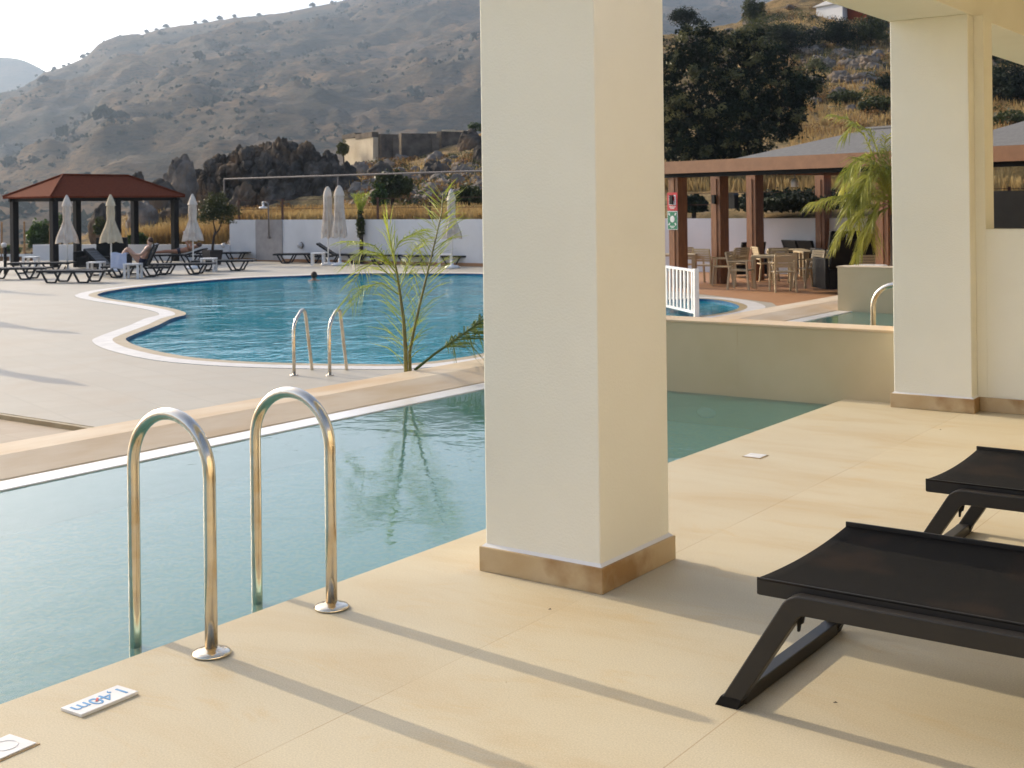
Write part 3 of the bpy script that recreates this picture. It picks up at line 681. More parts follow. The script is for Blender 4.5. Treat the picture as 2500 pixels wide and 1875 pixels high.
# wicker sofa set under it
def sofa(label, loc, rz, w_, h_, nm='wicker_sofa'):
    t = thing(nm, label, 'sofa', loc, rz, 'dark wicker seats under the gazebo')
    mb = MB(); mb.box(0,w_,0,.8,.06,.42); mb.build('seat', M['black'], t, bevel=.03)
    mb = MB(); mb.box(0,w_,.62,.82,.42,h_); mb.build('backrest', M['black'], t, bevel=.03)
    for xa_, xb_ in ((-.14,-.002),(w_+.002,w_+.14)): mb = MB(); mb.box(xa_,xb_,0,.8,.06,.6); mb.build('armrest', M['black'], t, bevel=.03)
sofa('tall dark wicker daybed back under the gazebo behind the yellowish parasol', ground(218,42.5), VR, 1.05, 1.05)
sofa('low dark wicker bench under the gazebo, left of the tall daybed', ground(186,42.8), VR, .42, .62)

# walls along the back of the terrace
t = thing('garden_wall', 'long white rendered garden wall behind the big pool', 'wall', (0,33.0,0))
mb = MB(); mb.box(-36.9,-2,0,.25,-.9,1.0); mb.build('wall_body', M['white_wall'], t)
mb = MB(); mb.box(-36.9,-18,-.03,-.002,-.55,-.44); mb.build('skirting', M['floor_brown'], t)
x0 = aty(626,560,33).x; x1 = aty(690,560,33).x
mb = MB(); mb.box(x0,x1,-.05,-.003,-.5,1.008); mb.build('shower_panel', M['grey_panel'], t)
t = thing('low_garden_wall', 'low white wall stepping down behind the gazebo', 'wall', (-36.9,33.05,0), math.radians(180+16))
mb = MB(); mb.box(0,9.2,-.12,.12,-1.4,.06); mb.build('wall_body', M['white_wall'], t)
for px, py, d, lab in ((547,600,47.6,'small round lamp on the end of the white garden wall'),(733,599,46,'small oval lamp on the white wall right of the shower')):
    p = aty(px,py,32.93); t = thing('wall_lamp', lab, 'wall lamp', p, 0, 'bulkhead lamps on the white garden wall')
    mb = MB(); mb.lathe([(.07,-.03),(.11,0),(.10,.06),(.05,.10)], 14); o = mb.build('glass', M['lamp_glass'], t, smooth=True); o.rotation_euler = (math.radians(90),0,0)
    mb = MB(); mb.lathe([(.12,-.055),(.12,-.03)], 14); o = mb.build('backplate', M['wire'], t); o.rotation_euler = (math.radians(90),0,0)
p = aty(657,637,32.86); p.z = ZT
t = thing('shower', 'outdoor shower pipe with a white head on the grey panel', 'shower', p)
mb = MB(); mb.tube([(0,0,.85),(0,0,2.08),(-.03,0,2.16),(-.1,0,2.2),(-.26,0,2.2)], .028, 8); pp_ = mb.build('pipe', M['wire'], t, smooth=True)
mb = MB(); mb.lathe([(.16,1.98),(.15,2.03),(.04,2.06),(.03,2.24)], 14, (-.28,0,0)); mb.build('shower_head', M['white_paint'], pp_, smooth=True)
mb = MB(); mb.tube([(0,-.03,.9),(0,.05,.9)], .05, 8); mb.build('tap', M['wire'], pp_)

# wire fence and ball net on the wall
t = thing('wire_fence', 'rusty post and wire fence on top of the long white wall', 'fence', (0,33.12,0))
X = -36.5; k = 0
while X < -3:
    mb = MB(); mb.box(X-.03,X+.03,-.03,.03,1.0,1.78); mb.build('post', M['rust'], t); X += 2.35
mb = MB()
for z in (1.73,1.4): mb.tube([(-36.5,0,z),(-3,0,z)], .012, 4)
mb.build('wire', M['rust'], t)
t = thing('net_frame', 'tall thin steel frame spanning in front of the dark rocks', 'fence', (0,34.0,0))
xa = aty(547,440,34).x
mb = MB(); mb.tube([(xa,0,2.6),(-14,0,2.62)], .035, 6); mb.build('top_rail', M['wire'], t)
for px in (547,825,1240):
    x = aty(px,440,34).x; mb = MB(); mb.tube([(x,0,.5),(x,0,2.6)], .03, 6); mb.build('post', M['wire'], t)

# railing, bollard lamp, poles at the far left
rA = ground(-60,52.5,-1.45); rB = ground(212,50.5,-1.45)
t = thing('railing', 'white picket railing along the terrace drop behind the gazebo', 'railing', rA, math.atan2((rB-rA).y,(rB-rA).x)); ln = (rB-rA).length
mb = MB(); mb.box(0,ln,-.05,.05,1.02,1.12); mb.build('handrail', M['white_paint'], t)
n = int(ln/.16)
for k in range(n): mb = MB(); mb.box(k*.16,k*.16+.045,-.02,.02,.1,1.02 if k % 2 else 1.2); mb.build('picket', M['white_paint'] if k % 2 else M['rust'], t)
t = thing('rubble_wall', 'low orange rubble stone wall behind the white railing', 'wall', rA + Vector((-.4,.8,0)), math.atan2((rB-rA).y,(rB-rA).x))
mb = MB(); mb.box(0,ln,-.2,.2,-.6,1.0); mb.build('wall_body', M['rubble'], t)
t = thing('bollard_lamp', 'black garden bollard lamp at the left picture edge', 'lamp post', ground(11,40))
mb = MB(); mb.tube([(0,0,0),(0,0,.85)], .05, 8); mb.build('post', M['black'], t); mb = MB(); mb.lathe([(.06,.85),(.09,.9),(.09,.96),(.03,1.0)], 10, (-.06,0,0)); mb.build('lamp_head', M['lamp_glass'], t)
for px, d, h_, lab in ((58,51.8,2.0,'thin pale timber pole left of the gazebo corner post'),(121,51.5,1.9,'thin pale timber pole close behind the gazebo corner post'),(3,52,2.0,'thin pale timber pole at the left picture edge')):
    t = thing('timber_pole', lab, 'pole', ground(px,d,-1.0), 0, 'timber poles by the railing'); mb = MB(); mb.tube([(0,0,0),(.02,0,h_)], [.045,.035], 8); mb.build('pole_shaft', M['rubble'], t)

# white safety fence by the paddling pool
A = ground(1697,22.3); B = ground(1560,25.5)
t = thing('safety_fence', 'white picket fence beside the small pool', 'fence', A, math.atan2((B-A).y,(B-A).x)); ln = (B-A).length
for z in (.06,.80): mb = MB(); mb.box(.05,ln,-.02,.02,z,z+.045); mb.build('rail', M['white_paint'], t)
mb = MB(); mb.box(-.04,.04,-.04,.04,-.05,.86); mb.build('post', M['white_paint'], t)
k = 0
while .2+k*.2 < ln: mb = MB(); mb.box(.2+k*.2-.036,.2+k*.2+.036,-.012,.012,.105,.80); mb.build('picket', M['white_paint'], t); k += 1

# ------------------------------------------------------------------ pergola restaurant
FZ = ZT+.006
pl = ground(1622,30,FZ); pr = ground(2500,22.6,FZ); pd = (pr-pl).normalized(); pb = Vector((-pd.y,pd.x,0))
ax = math.atan2(pd.y,pd.x)
def PP(s, b, z=FZ): return Vector((pl.x+pd.x*s+pb.x*b, pl.y+pd.y*s+pb.y*b, z))
sheet('pergola_floor', [(KX-.01,19.5),(KX-.01,32.98),(-24.0,32.98),(-16.5,27.0),(-12.3,24.75),(-10.5,23.6),(-9.3,21.5)], ZT+.004, M['floor_brown'])
t = thing('pergola', 'open timber pergola with brown fascia over the dining terrace', 'pergola', (pl.x,pl.y,FZ), ax)
ztop = 2.445-FZ; zbot = 2.16-FZ
mb = MB(); mb.box(-.3,14,0,.06,zbot,ztop); mb.box(-.3,-.24,.062,7.6,zbot,ztop); mb.build('fascia', M['fascia'], t)
mb = MB(); mb.box(-.23,14,.09,7.6,ztop-.10,ztop-.03); mb.build('ceiling', M['dark_wood'], t)
mb = MB()
for b in (.3,): mb.box(-.23,14,b-.08,b+.08,zbot-.09,ztop-.102)
mb.build('beam', M['dark_wood'], t)
posts = []
for px, s in ((1655,.12),(1757,1.85),(1843,3.05),):
    pass
def plan_at(px, b):      # point on the line b metres behind the front edge seen at column px
    r = ray(px, 500); 
    # solve pl + pd*s + pb*b = r*k
    A_ = np.array([[pd.x, -r[0]],[pd.y, -r[1]]]); y_ = np.array([-(pl.x+pb.x*b), -(pl.y+pb.y*b)])
    s, k_ = np.linalg.solve(A_, y_); return s
P1s = plan_at(1655, .3); 
for px, b in ((1655,.32),(1757,2.1),(1843,3.6),(2163,.32),(2560,.32),(2010,6.6)):
    s = plan_at(px, b)
    mb = MB(); mb.box(s-.155,s+.155,b-.155,b+.155,0,zbot-.09 if b < 1 else ztop-.102)
    mb.box(s-.05,s+.05,b-.175,b-.157,0,zbot-.1); mb.build('post', M['wood'], t)
for px in (1655,1757):
    b = .32 if px == 1655 else 2.1; s = plan_at(px, b); mb = MB(); mb.box(s-.05,s+.05,b-.24,b-.177,1.98,2.2); mb.build('spotlight', M['black'], t)
# hipped shingle roofs on the pergola
def hip(nm, label, e0, e1, y0, y1, h_, inset, z):
    t = thing(nm, label, 'roof', (pl.x,pl.y,FZ), ax, 'grey shingle roofs over the pergola')
    ym = (y0+y1)/2
    mb = MB(); mb.add([(e0,y0,z),(e1,y0,z),(e1,y1,z),(e0,y1,z),(e0+inset,ym,z+h_),(e1-inset,ym,z+h_)], [(0,1,5,4),(1,2,5),(2,3,4,5),(3,0,4),(3,2,1,0)]); sh_ = mb.build('shingles', M['shingle'], t)
    mb = MB(); mb.tube([(e0+inset,ym,z+h_),(e1-inset,ym,z+h_)], .06, 6); mb.build('ridge_cap', M['shingle'], sh_)
s0 = plan_at(1795, .1)
hip('hip_roof', 'low grey shingle hip roof above the brown fascia, behind the weeping palm', s0, s0+5.2, .1, 5.0, .62, 1.7, ztop+.004)
hip('hip_roof', 'grey shingle roof seen right of the far column above the fascia', plan_at(2260,.1), plan_at(2260,.1)+9, .1, 6.0, 1.05, 2.4, ztop+.006)
# two signs on the first post
s = P1s; sp_ = PP(s-.01, .32-.185, 0)
t = thing('fire_sign', 'red sign with a white pictogram on the first pergola post', 'sign', (sp_.x,sp_.y,FZ), ax)
mb = MB(); mb.box(-.17,.17,-.008,0,1.83,2.26); mb.build('plate', M['red_sign'], t)
mb = MB(); x0,x1,zA,zB = -.115,.115,1.965,2.2
for q in ((x0,x1,zA,zA+.03),(x0,x1,zB-.03,zB),(x0,x0+.03,zA+.03,zB-.03),(x1-.03,x1,zA+.03,zB-.03)): mb.box(q[0],q[1],-.012,-.0081,q[2],q[3])
mb.prism([(-.08,2.0),(.08,2.0),(.045,2.06),(.02,2.12),(-.01,2.14),(-.05,2.06)], 'y', -.012, -.0081)
mb.box(-.08,-.045,-.012,-.0081,2.10,2.16)
for z in (1.93,1.905,1.88): mb.box(-.11+(1.93-z)*1.0,.11-(1.93-z)*1.0,-.012,-.0081,z-.007,z+.007)
mb.build('pictogram', M['white_plastic'], t)
t = thing('assembly_sign', 'green assembly point sign with white arrows below the red sign', 'sign', (sp_.x,sp_.y,FZ), ax)
mb = MB(); mb.box(-.17,.17,-.008,0,1.38,1.82); mb.build('border', M['white_plastic'], t)
mb = MB(); mb.box(-.155,.155,-.012,-.0081,1.395,1.805); mb.build('plate', M['green_sign'], t)
mb = MB(); mb.prism([(.075*math.cos(a*math.pi/8),1.63+.08*math.sin(a*math.pi/8)) for a in range(16)], 'y', -.016, -.0121)
for sx in (-1,1):
    for sz in (-1,1):
        p = [(sx*.065+sx*.012, 1.63+sz*.075+sz*.012),(sx*.125,1.63+sz*.075),(sx*.125,1.63+sz*.14),(sx*.065,1.63+sz*.14)]
        mb.prism([(sx*.072,1.63+sz*.105),(sx*.095,1.63+sz*.08),(sx*.13,1.63+sz*.115),(sx*.13,1.63+sz*.15),(sx*.105,1.63+sz*.15)], 'y', -.016, -.0121)
for z, wd in ((1.46,.085),(1.43,.05)): mb.box(-wd,wd,-.016,-.0121,z-.008,z+.008)
mb.build('pictogram', M['white_plastic'], t)

# tables and chairs
def dining_table(label, loc, rz, w_=.95, d_=.8):
    t = thing('dining_table', label, 'table', loc, rz, 'tan resin tables of the dining terrace')
    mb = MB(); mb.box(0,w_,0,d_,.70,.75); mb.build('tabletop', M['tan_plastic'], t, bevel=.006)
    for x in (0,w_-.085):
        for y in (0,d_-.085): mb = MB(); mb.box(x,x+.085,y,y+.085,0,.70); mb.build('leg', M['tan_plastic'], t)
    return t
def chair(label, loc, rz):
    t = thing('armchair', label, 'chair', loc, rz, 'tan resin armchairs of the dining terrace')   # faces +y
    mb = MB(); mb.box(-.23,.23,-.2,.24,.43,.46); mb.build('seat', M['tan_plastic'], t, bevel=.008)
    mb = MB()
    n = 6
    for k in range(n): z = .55+k*.055; y = -.215-(z-.46)*.2; mb.box(-.225,.225,y-.011,y+.011,z,z+.046)
    mb.box(-.25,-.215,-.31,-.28,.80,.86); mb.box(.215,.25,-.31,-.28,.80,.86)
    mb.build('backrest', M['tan_plastic'], t)
    for sx in (-1,1):
        mb = MB(); mb.bar((sx*.235,-.26,0),(sx*.235,-.21,.44),.035,.045); mb.bar((sx*.235,-.21,.44),(sx*.235,-.295,.86),.035,.035); mb.build('leg', M['tan_plastic'], t)
        mb = MB(); mb.bar((sx*.235,.25,0),(sx*.235,.21,.44),.035,.045); mb.bar((sx*.235,.21,.44),(sx*.235,.2,.64),.035,.035); mb.build('leg', M['tan_plastic'], t)
        mb = MB(); mb.bar((sx*.24,-.25,.655),(sx*.24,.23,.65),.05,.025); mb.build('armrest', M['tan_plastic'], t)
    return t
tb = dining_table('tan table in the sun at the front of the dining terrace, four chairs round it', ground(1832,29.5,FZ), VR-.22)
dup(tb, ground(1600,31.0,FZ), VR-.2, 'tan table behind the post with the two signs')
dup(tb, ground(1885,33.0,FZ), VR, 'tan table in the shade behind the front table')
ch = chair('pale sunlit tan armchair left of the front table, facing it', ground(1808,29.2,FZ), VR-math.pi/2-.5)
dup(ch, ground(1909,28.3,FZ), VR+.05, 'tan armchair with its back to the pool, at the front table')
dup(ch, ground(1972,29.5,FZ), VR+math.pi/2+.35, 'tan armchair right of the front table, slatted back to the right')
dup(ch, ground(1765,30.8,FZ), VR+math.pi/2-.3, 'shaded tan armchair between the second post and the signs post')
dup(ch, ground(1790,32.0,FZ), VR+.6, 'shaded tan armchair just right of the second post')
dup(ch, ground(1672,32.2,FZ), VR+math.pi, 'tan armchair behind the table at the signs post')
dup(ch, ground(1905,31.0,FZ), VR+math.pi, 'shaded tan armchair on the far side of the front table')
dup(ch, ground(2010,30.5,FZ), VR+1.2, 'shaded tan armchair beside the dark lounge seats')
dup(ch, ground(1725,31.5,FZ), VR-.7, 'shaded tan armchair between the signs post and the second post')
dup(ch, ground(1868,32.2,FZ), VR-1.4, 'shaded tan armchair behind the front table, turned to the right')
dup(tb, ground(1960,31.8,FZ), VR+.1, 'tan table in deep shade right of the front table')
def dark_seat(label, loc, rz, back=.95, lean=.12):
    t = thing('lounge_chair', label, 'chair', loc, rz, 'dark lounge chairs at the back of the dining terrace')
    mb = MB(); mb.box(-.36,.36,-.35,.4,.08,.42); mb.build('seat', M['black'], t, bevel=.02)
    mb = MB(); mb.prism([(-.35,.42),(-.25,.42),(-.32-lean,back),(-.42-lean,back)], 'x', -.34, .34); mb.build('backrest', M['black'], t, bevel=.02)
    for xa_, xb_ in ((-.44,-.362),(.362,.44)): mb = MB(); mb.box(xa_,xb_,-.35,.4,.08,.62); mb.build('armrest', M['black'], t, bevel=.015)
    return t
ds = dark_seat('dark lounge chair in front of the third post', ground(1822,34.0,FZ), VR+.2)
dup(ds, ground(1962,35.0,FZ), VR-1.2, 'dark lounge chair against the wall, its back tilted left')
dup(ds, ground(1990,34.6,FZ), VR-1.0, 'dark lounge chair right of the tilted one by the wall')
dup(ds, ground(2045,31.5,FZ), VR+.1, 'large dark lounge chair left of the bistro table', (1.25,1.25,1.35))
dup(ds, ground(2085,30.5,FZ), VR+.1, 'dark lounge chair behind the hanging palm leaves', (1.2,1.2,1.3))
dup(ds, ground(2050,27.8,FZ), VR+.1, 'dark lounge chair just left of the second divider wall', (1.1,1.1,1.25))
p = ground(2122,25.0,FZ)
t = thing('bistro_table', 'small round white bistro table above the second divider wall', 'table', p, VR)
mb = MB(); mb.lathe([(.33,.715),(.34,.725),(.34,.74),(.33,.745)], 28); mb.build('tabletop', M['white_paint'], t)
for sx in (-1,1): mb = MB(); mb.bar((sx*.2,-.15,0),(-sx*.2,.15,.71),.03,.015); mb.build('leg', M['white_paint'], t)
dup(ch, ground(2128,26.3,FZ), VR+math.pi, 'tan slatted armchair behind the round bistro table')
# hung things
hb = PP(plan_at(1790,4.2), 4.2, 0); tb_ = thing('bird_box', 'dark box hanging under the pergola roof', 'box', (hb.x,hb.y,1.5+(489-510)/F*30.5), ax)
mb = MB(); mb.box(-.12,.12,-.08,.08,0,.36); mb.build('body', M['black'], tb_); mb = MB(); mb.prism([(-.15,.36),(.15,.36),(.08,.42),(-.08,.42)], 'y', -.1, .1); mb.build('lid', M['black'], tb_)
hb = PP(plan_at(1941,1.2), 1.2, 0); tb_ = thing('pendant_lamp', 'pale pendant lamp hanging under the pergola fascia', 'lamp', (hb.x,hb.y,1.80), ax)
mb = MB(); mb.lathe([(.085,0),(.09,.12),(.05,.18),(.02,.2)], 12); mb.build('shade', M['lamp_glass'], tb_, smooth=True); mb = MB(); mb.tube([(0,0,.2),(0,0,.57)], .012, 6); mb.build('cord', M['wire'], tb_)

t = thing('bar_screen', 'plain dark grey screen seen over the low partition wall at the right picture edge', 'screen', ground(2400,21.5,ZT), VR)
mb = MB(); mb.box(0,1.6,0,.08,0,atd(2450,466,21.5).z-ZT); mb.build('panel', mat('dark_grey_panel', (.045,.038,.034), .7), t)
mb = MB(); mb.box(0,.06,.082,.14,0,1.9); mb.build('post', M['dark_wood'], t)

# ------------------------------------------------------------------ people
def skin_body(name, pts, edges, m, label, loc, rz, cat='person'):
    me = bpy.data.meshes.new(name); me.from_pydata([p[:3] for p in pts], edges, [])
    o = bpy.data.objects.new(name, me); COL.objects.link(o)
    s = o.modifiers.new('skin','SKIN'); s.use_smooth_shade = True; 
    for i, p in enumerate(pts): me.skin_vertices[0].data[i].radius = (p[3], p[3])
    me.skin_vertices[0].data[0].use_root = True
    o.modifiers.new('sub','SUBSURF').levels = 2; o.modifiers['sub'].render_levels = 2
    dg = bpy.context.evaluated_depsgraph_get(); nm = bpy.data.meshes.new_from_object(o.evaluated_get(dg))
    o.modifiers.clear(); o.data = nm; bpy.data.meshes.remove(me); nm.name = name
    nm.materials.clear(); nm.materials.append(m); o.location = loc; o.rotation_euler = (0,0,rz)
    return tag(o, label, cat)
def blob(name, c, r, m, parent, cut=None):
    bm = bmesh.new(); bmesh.ops.create_icosphere(bm, subdivisions=3, radius=1)
    for v in bm.verts:
        v.co = Vector((c[0]+v.co.x*r[0], c[1]+v.co.y*r[1], c[2]+v.co.z*r[2]))
    me = bpy.data.meshes.new(name); bm.to_mesh(me); bm.free(); me.materials.append(m); me.polygons.foreach_set('use_smooth',[True]*len(me.polygons))
    o = bpy.data.objects.new(name, me); COL.objects.link(o); o.parent = parent; return o
# reclining person on the lounger with raised back (feet to picture left, head to the right)
px, d, hd, bk, _ = lounge[4]
lp = ground(px-.98*math.cos(hd)*F/d, d); lrz = VR+hd
pts = [(1.15,0,.46,.125),(1.22,0,.62,.115),(1.32,0,.82,.135),(1.36,0,.92,.055),(1.37,0,1.01,.078),(1.35,0,1.10,.072),
       (1.30,.19,.84,.055),(1.14,.26,.66,.042),(.95,.2,.62,.034),(.88,.19,.62,.03),
       (1.30,-.19,.84,.055),(1.14,-.26,.66,.042),(.96,-.2,.68,.034),(.9,-.18,.70,.03),
       (1.08,.1,.45,.09),(.72,.12,.82,.065),(.42,.12,.45,.045),(.28,.12,.41,.03),
       (1.08,-.1,.45,.09),(.74,-.12,.88,.065),(.46,-.12,.48,.045),(.32,-.12,.42,.03)]
eg = [(0,1),(1,2),(2,3),(3,4),(4,5),(2,6),(6,7),(7,8),(8,9),(2,10),(10,11),(11,12),(12,13),(0,14),(14,15),(15,16),(16,17),(0,18),(18,19),(19,20),(20,21)]
pn = skin_body('person', pts, eg, M['skin_pale'], 'person reclining with bent knees on a lounger behind a pale blue towel', lp, lrz)
blob('hair', (1.39,0,1.09), (.085,.09,.09), M['hair'], pn); blob('swimwear', (1.13,0,.47), (.16,.19,.13), M['trunks'], pn)
t = thing('towel', 'pale blue towel hanging over the lounger beside the reclining person', 'towel', lp + Vector((0,0,0)), lrz)
vs = []; nx, nz = 10, 12
for i in range(nx+1):
    for j in range(nz+1): vs.append((.30+.46*i/nx, -.37-.012*math.sin(i*1.3+j*.2)-.02*(j/nz), .74-.46*j/nz+.02*math.sin(i*.7)))
for i in range(nx+1):
    for j in range(5): vs.append((.30+.46*i/nx, -.37+.3*(j+1)/5, .74+.02*math.sin(i*.7)-.05*j/5))
fs = [(i*(nz+1)+j,(i+1)*(nz+1)+j,(i+1)*(nz+1)+j+1,i*(nz+1)+j+1) for i in range(nx) for j in range(nz)]
o0 = (nx+1)*(nz+1); fs += [(o0+i*5+j,o0+(i+1)*5+j,o0+(i+1)*5+j+1,o0+i*5+j+1) for i in range(nx) for j in range(4)]
fs += [(i*(nz+1),(i+1)*(nz+1),o0+(i+1)*5,o0+i*5) for i in range(nx)]
o = MB().add(vs, fs).build('cloth', M['towel'], t, smooth=True); s_ = o.modifiers.new('s','SOLIDIFY'); s_.thickness = .012
# sunbather lying on the back holding a book
px, d, hd, bk, _ = lounge[7]
lp = ground(px-.98*math.cos(hd)*F/d, d); lrz = VR+hd
pts = [(1.02,0,.47,.115),(1.2,0,.49,.11),(1.42,0,.54,.13),(1.54,0,.60,.055),(1.63,0,.64,.08),(1.74,0,.66,.075),
       (1.40,.2,.56,.055),(1.33,.24,.76,.042),(1.22,.14,.96,.034),(1.21,.10,1.03,.028),
       (1.40,-.2,.56,.055),(1.33,-.24,.76,.042),(1.22,-.14,.96,.034),(1.21,-.10,1.03,.028),
       (.95,.09,.45,.085),(.52,.11,.44,.06),(.10,.12,.42,.04),(-.02,.13,.45,.03),
       (.95,-.09,.45,.085),(.52,-.11,.47,.06),(.10,-.12,.42,.04),(-.02,-.13,.45,.03)]
pn = skin_body('person', pts, eg, M['skin'], 'tanned sunbather lying on a lounger holding a book up', lp, lrz)
blob('hair', (1.71,0,.68), (.1,.09,.08), M['hair'], pn); blob('swimwear', (.99,0,.47), (.15,.16,.115), M['trunks'], pn)
t = thing('book', 'open white book held up by the tanned sunbather', 'book', lp, lrz)
mb = MB(); mb.add([(1.19,-.15,.95),(1.22,0,.94),(1.22,0,1.18),(1.19,-.15,1.19),(1.19,.15,.95),(1.19,.15,1.19)], [(0,1,2,3),(1,4,5,2)]); o = mb.build('cover', M['book'], t); s_ = o.modifiers.new('s','SOLIDIFY'); s_.thickness = .012
# swimmer
sp = atz(767,685,ZT-.05) - Vector((0,0,.03)); 
pts = [(0,0,-.45,.14),(0,0,-.2,.15),(0,0,-.02,.12),(0,0,.06,.055),(0,-.01,.14,.075),(0,-.01,.22,.07),(.2,0,-.03,.06),(.34,.12,-.13,.045),(.3,.4,-.16,.035),(-.2,0,-.03,.06),(-.34,.12,-.13,.045),(-.3,.4,-.16,.035)]
pn = skin_body('person', pts, [(0,1),(1,2),(2,3),(3,4),(4,5),(2,6),(6,7),(7,8),(2,9),(9,10),(10,11)], M['skin'], 'swimmer seen from behind, head and shoulders above the water', sp, VR)
blob('hair', (0,-.015,.19), (.088,.095,.10), M['hair'], pn)

# ------------------------------------------------------------------ TERRAIN
def interp(x, pts):
    xs = [p[0] for p in pts]; return [float(np.interp(x, xs, [p[k] for p in pts])) for k in range(1, len(pts[0]))]
def hor(px): return CY - .0118*(px-CX)
def fbm(x, y, z=0, o=5, h=.9, l=2.1): return noise.fractal(Vector((x,y,z)), h, l, o)
def ridged(x, y, z=0, o=5): return noise.ridged_multi_fractal(Vector((x,y,z)), .9, 2.1, o, 1.0, 2.0)

RIDGE = [(-3200,470),(-1500,420),(-600,330),(-200,280),(0,243),(60,218),(112,176),(150,166),(170,158),(215,138),(232,120),(248,104),(290,87),(330,82),(350,84),(400,69),(500,57),(560,46),(620,40),(700,30),(750,20),(820,6),(900,-12),(1100,-60),(1300,-90),(1500,-70),(1700,-45),(1800,-30),(2000,10),(2600,120),(4200,330)]
def mountain():
    nc, nr_ = 520, 190; v = np.zeros((nc*nr_,3), np.float32)
    for i in range(nc):
        px = -2600 + 6200*i/(nc-1); a = (px-CX)/F
        ry = interp(px, RIDGE)[0]; D = 2000 + 120*noise.noise(Vector((px*.002,0,3)))
        zr = H + (hor(px)-ry)/F*D
        for j in range(nr_):
            t = 1.22*j/(nr_-1); d = 330+(D-330)*t
            x = FW[0]*d+a*d*RT[0]; y = FW[1]*d+a*d*RT[1]
            if t <= 1:
                zf = -26
                s = .18*t + .82*t**1.35
                base = zf+(zr-zf)*s
                env = min(1, t*4)*min(1,(1-t)*5+.06)
                rg = ridged(x*.0021+y*.00105, y*.0021-x*.00105, 1.3)-1.0
                z = base + env*(26*rg + 17*(ridged(x*.0075, y*.0075, 5)-1) + 4.5*fbm(x*.03, y*.03, 2, 4)) + 1.2*fbm(x*.1,y*.1,1,3)*min(1,t*3)
            else: z = zr-(d-D)*.3
            v[i*nr_+j] = (x,y,z)
    f = [(i*nr_+j,(i+1)*nr_+j,(i+1)*nr_+j+1,i*nr_+j+1) for i in range(nc-1) for j in range(nr_-1)]
    o = mesh_np('mountain', v, f, M['mountain'], smooth=True); tag(o, kind='structure'); return v.reshape(nc,nr_,3)
MV = mountain()
# farther hill at the left
FAR = [(-1500,120),(-900,60),(-400,110),(-150,125),(-60,128),(0,137),(40,140),(70,147),(95,160),(115,172),(160,200),(230,260),(400,420)]
nc, nr_ = 120, 30; v = []
for i in range(nc):
    px = -1500+1900*i/(nc-1); a = (px-CX)/F; ry = interp(px, FAR)[0]; D = 3600
    for j in range(nr_):
        t = 1.2*j/(nr_-1); d = 2500+(D-2500)*t; zr = H+(hor(px)-ry)/F*D
        x = FW[0]*d+a*d*RT[0]; y = FW[1]*d+a*d*RT[1]
        z = -20+(zr+20)*min(t,1)**1.1 - max(0,t-1)*300 + min(1,(1.05-t if t<1 else 0.05)*3)*12*fbm(x*.006,y*.006,0,4)
        v.append((x,y,z))
f = [(i*nr_+j,(i+1)*nr_+j,(i+1)*nr_+j+1,i*nr_+j+1) for i in range(nc-1) for j in range(nr_-1)]
tag(mesh_np('far_hill', v, f, M['mountain'], smooth=True), kind='structure')

# near hillside behind the walls
SKY = [(-600,600,70),(150,600,75),(250,560,78),(320,520,80),(420,478,82),(600,470,82),(865,415,84),(1000,392,86),(1170,335,92),(1300,260,98),(1400,200,102),(1620,92,112),(1720,72,114),(1800,58,116),(1860,15,120),(1950,-30,124),(2100,-70,126),(2500,-120,128),(3300,-150,130)]
def base_d(px):
    a = (px-CX)/F; return 33.3/(FW[1]+a*RT[1])
def hill_z(px, d, detail=True):
    ys, ds = interp(px, SKY); d0 = base_d(px)
    z0 = interp(px, [(-600,-3.5),(150,-2.5),(300,-.9),(320,-.1),(545,.0),(575,.85),(3000,.9)])[0]
    a = (px-CX)/F; x = FW[0]*d+a*d*RT[0]; y = FW[1]*d+a*d*RT[1]
    e0 = (z0-H)/d0; e1 = (hor(px)-ys)/F
    t = (d-d0)/(ds-d0)
    if t <= 1:
        tt = max(t,0); e = e0+(e1-e0)*(.35*tt+.65*tt**.8); z = H+e*d
    else: z = H+e1*ds-(d-ds)*.25
    if detail:
        am = min(1,max(0,t)*5)
        z += am*(.35*fbm(x*.18,y*.18,0,4) + .12*fbm(x*.8,y*.8,4,3))
        st = 1.5; k = z/st+.3*fbm(x*.05,y*.05,9,3); fr = k-math.floor(k); z += .45*am*st*.5*((min(1,fr*2.2))-fr)   # terraces
    return x, y, z
nc, nr_ = 360, 150; v = []
for i in range(nc):
    px = -600+3800*i/(nc-1); d0 = base_d(px); ds = interp(px, SKY)[1]
    for j in range(nr_):
        d = d0+(ds-d0)*1.25*(j/(nr_-1))**1.25; v.append(hill_z(px, d))
f = [(i*nr_+j,(i+1)*nr_+j,(i+1)*nr_+j+1,i*nr_+j+1) for i in range(nc-1) for j in range(nr_-1)]
tag(mesh_np('hillside', v, f, M['hillside'], smooth=True), kind='structure')
def hit(px, py, lift=0):
    d0 = base_d(px); ds = interp(px, SKY)[1]; d = d0
    while d < ds*1.15:
        x, y, z = hill_z(px, d)
        if H+ray(px,py)[2]*d <= z: return Vector((x,y,z+lift)), d
        d += .25
    x, y, z = hill_z(px, ds*.97); return Vector((x,y,z+lift)), ds*.97
def on_hill(px, d): x, y, z = hill_z(px, d); return Vector((x,y,z))

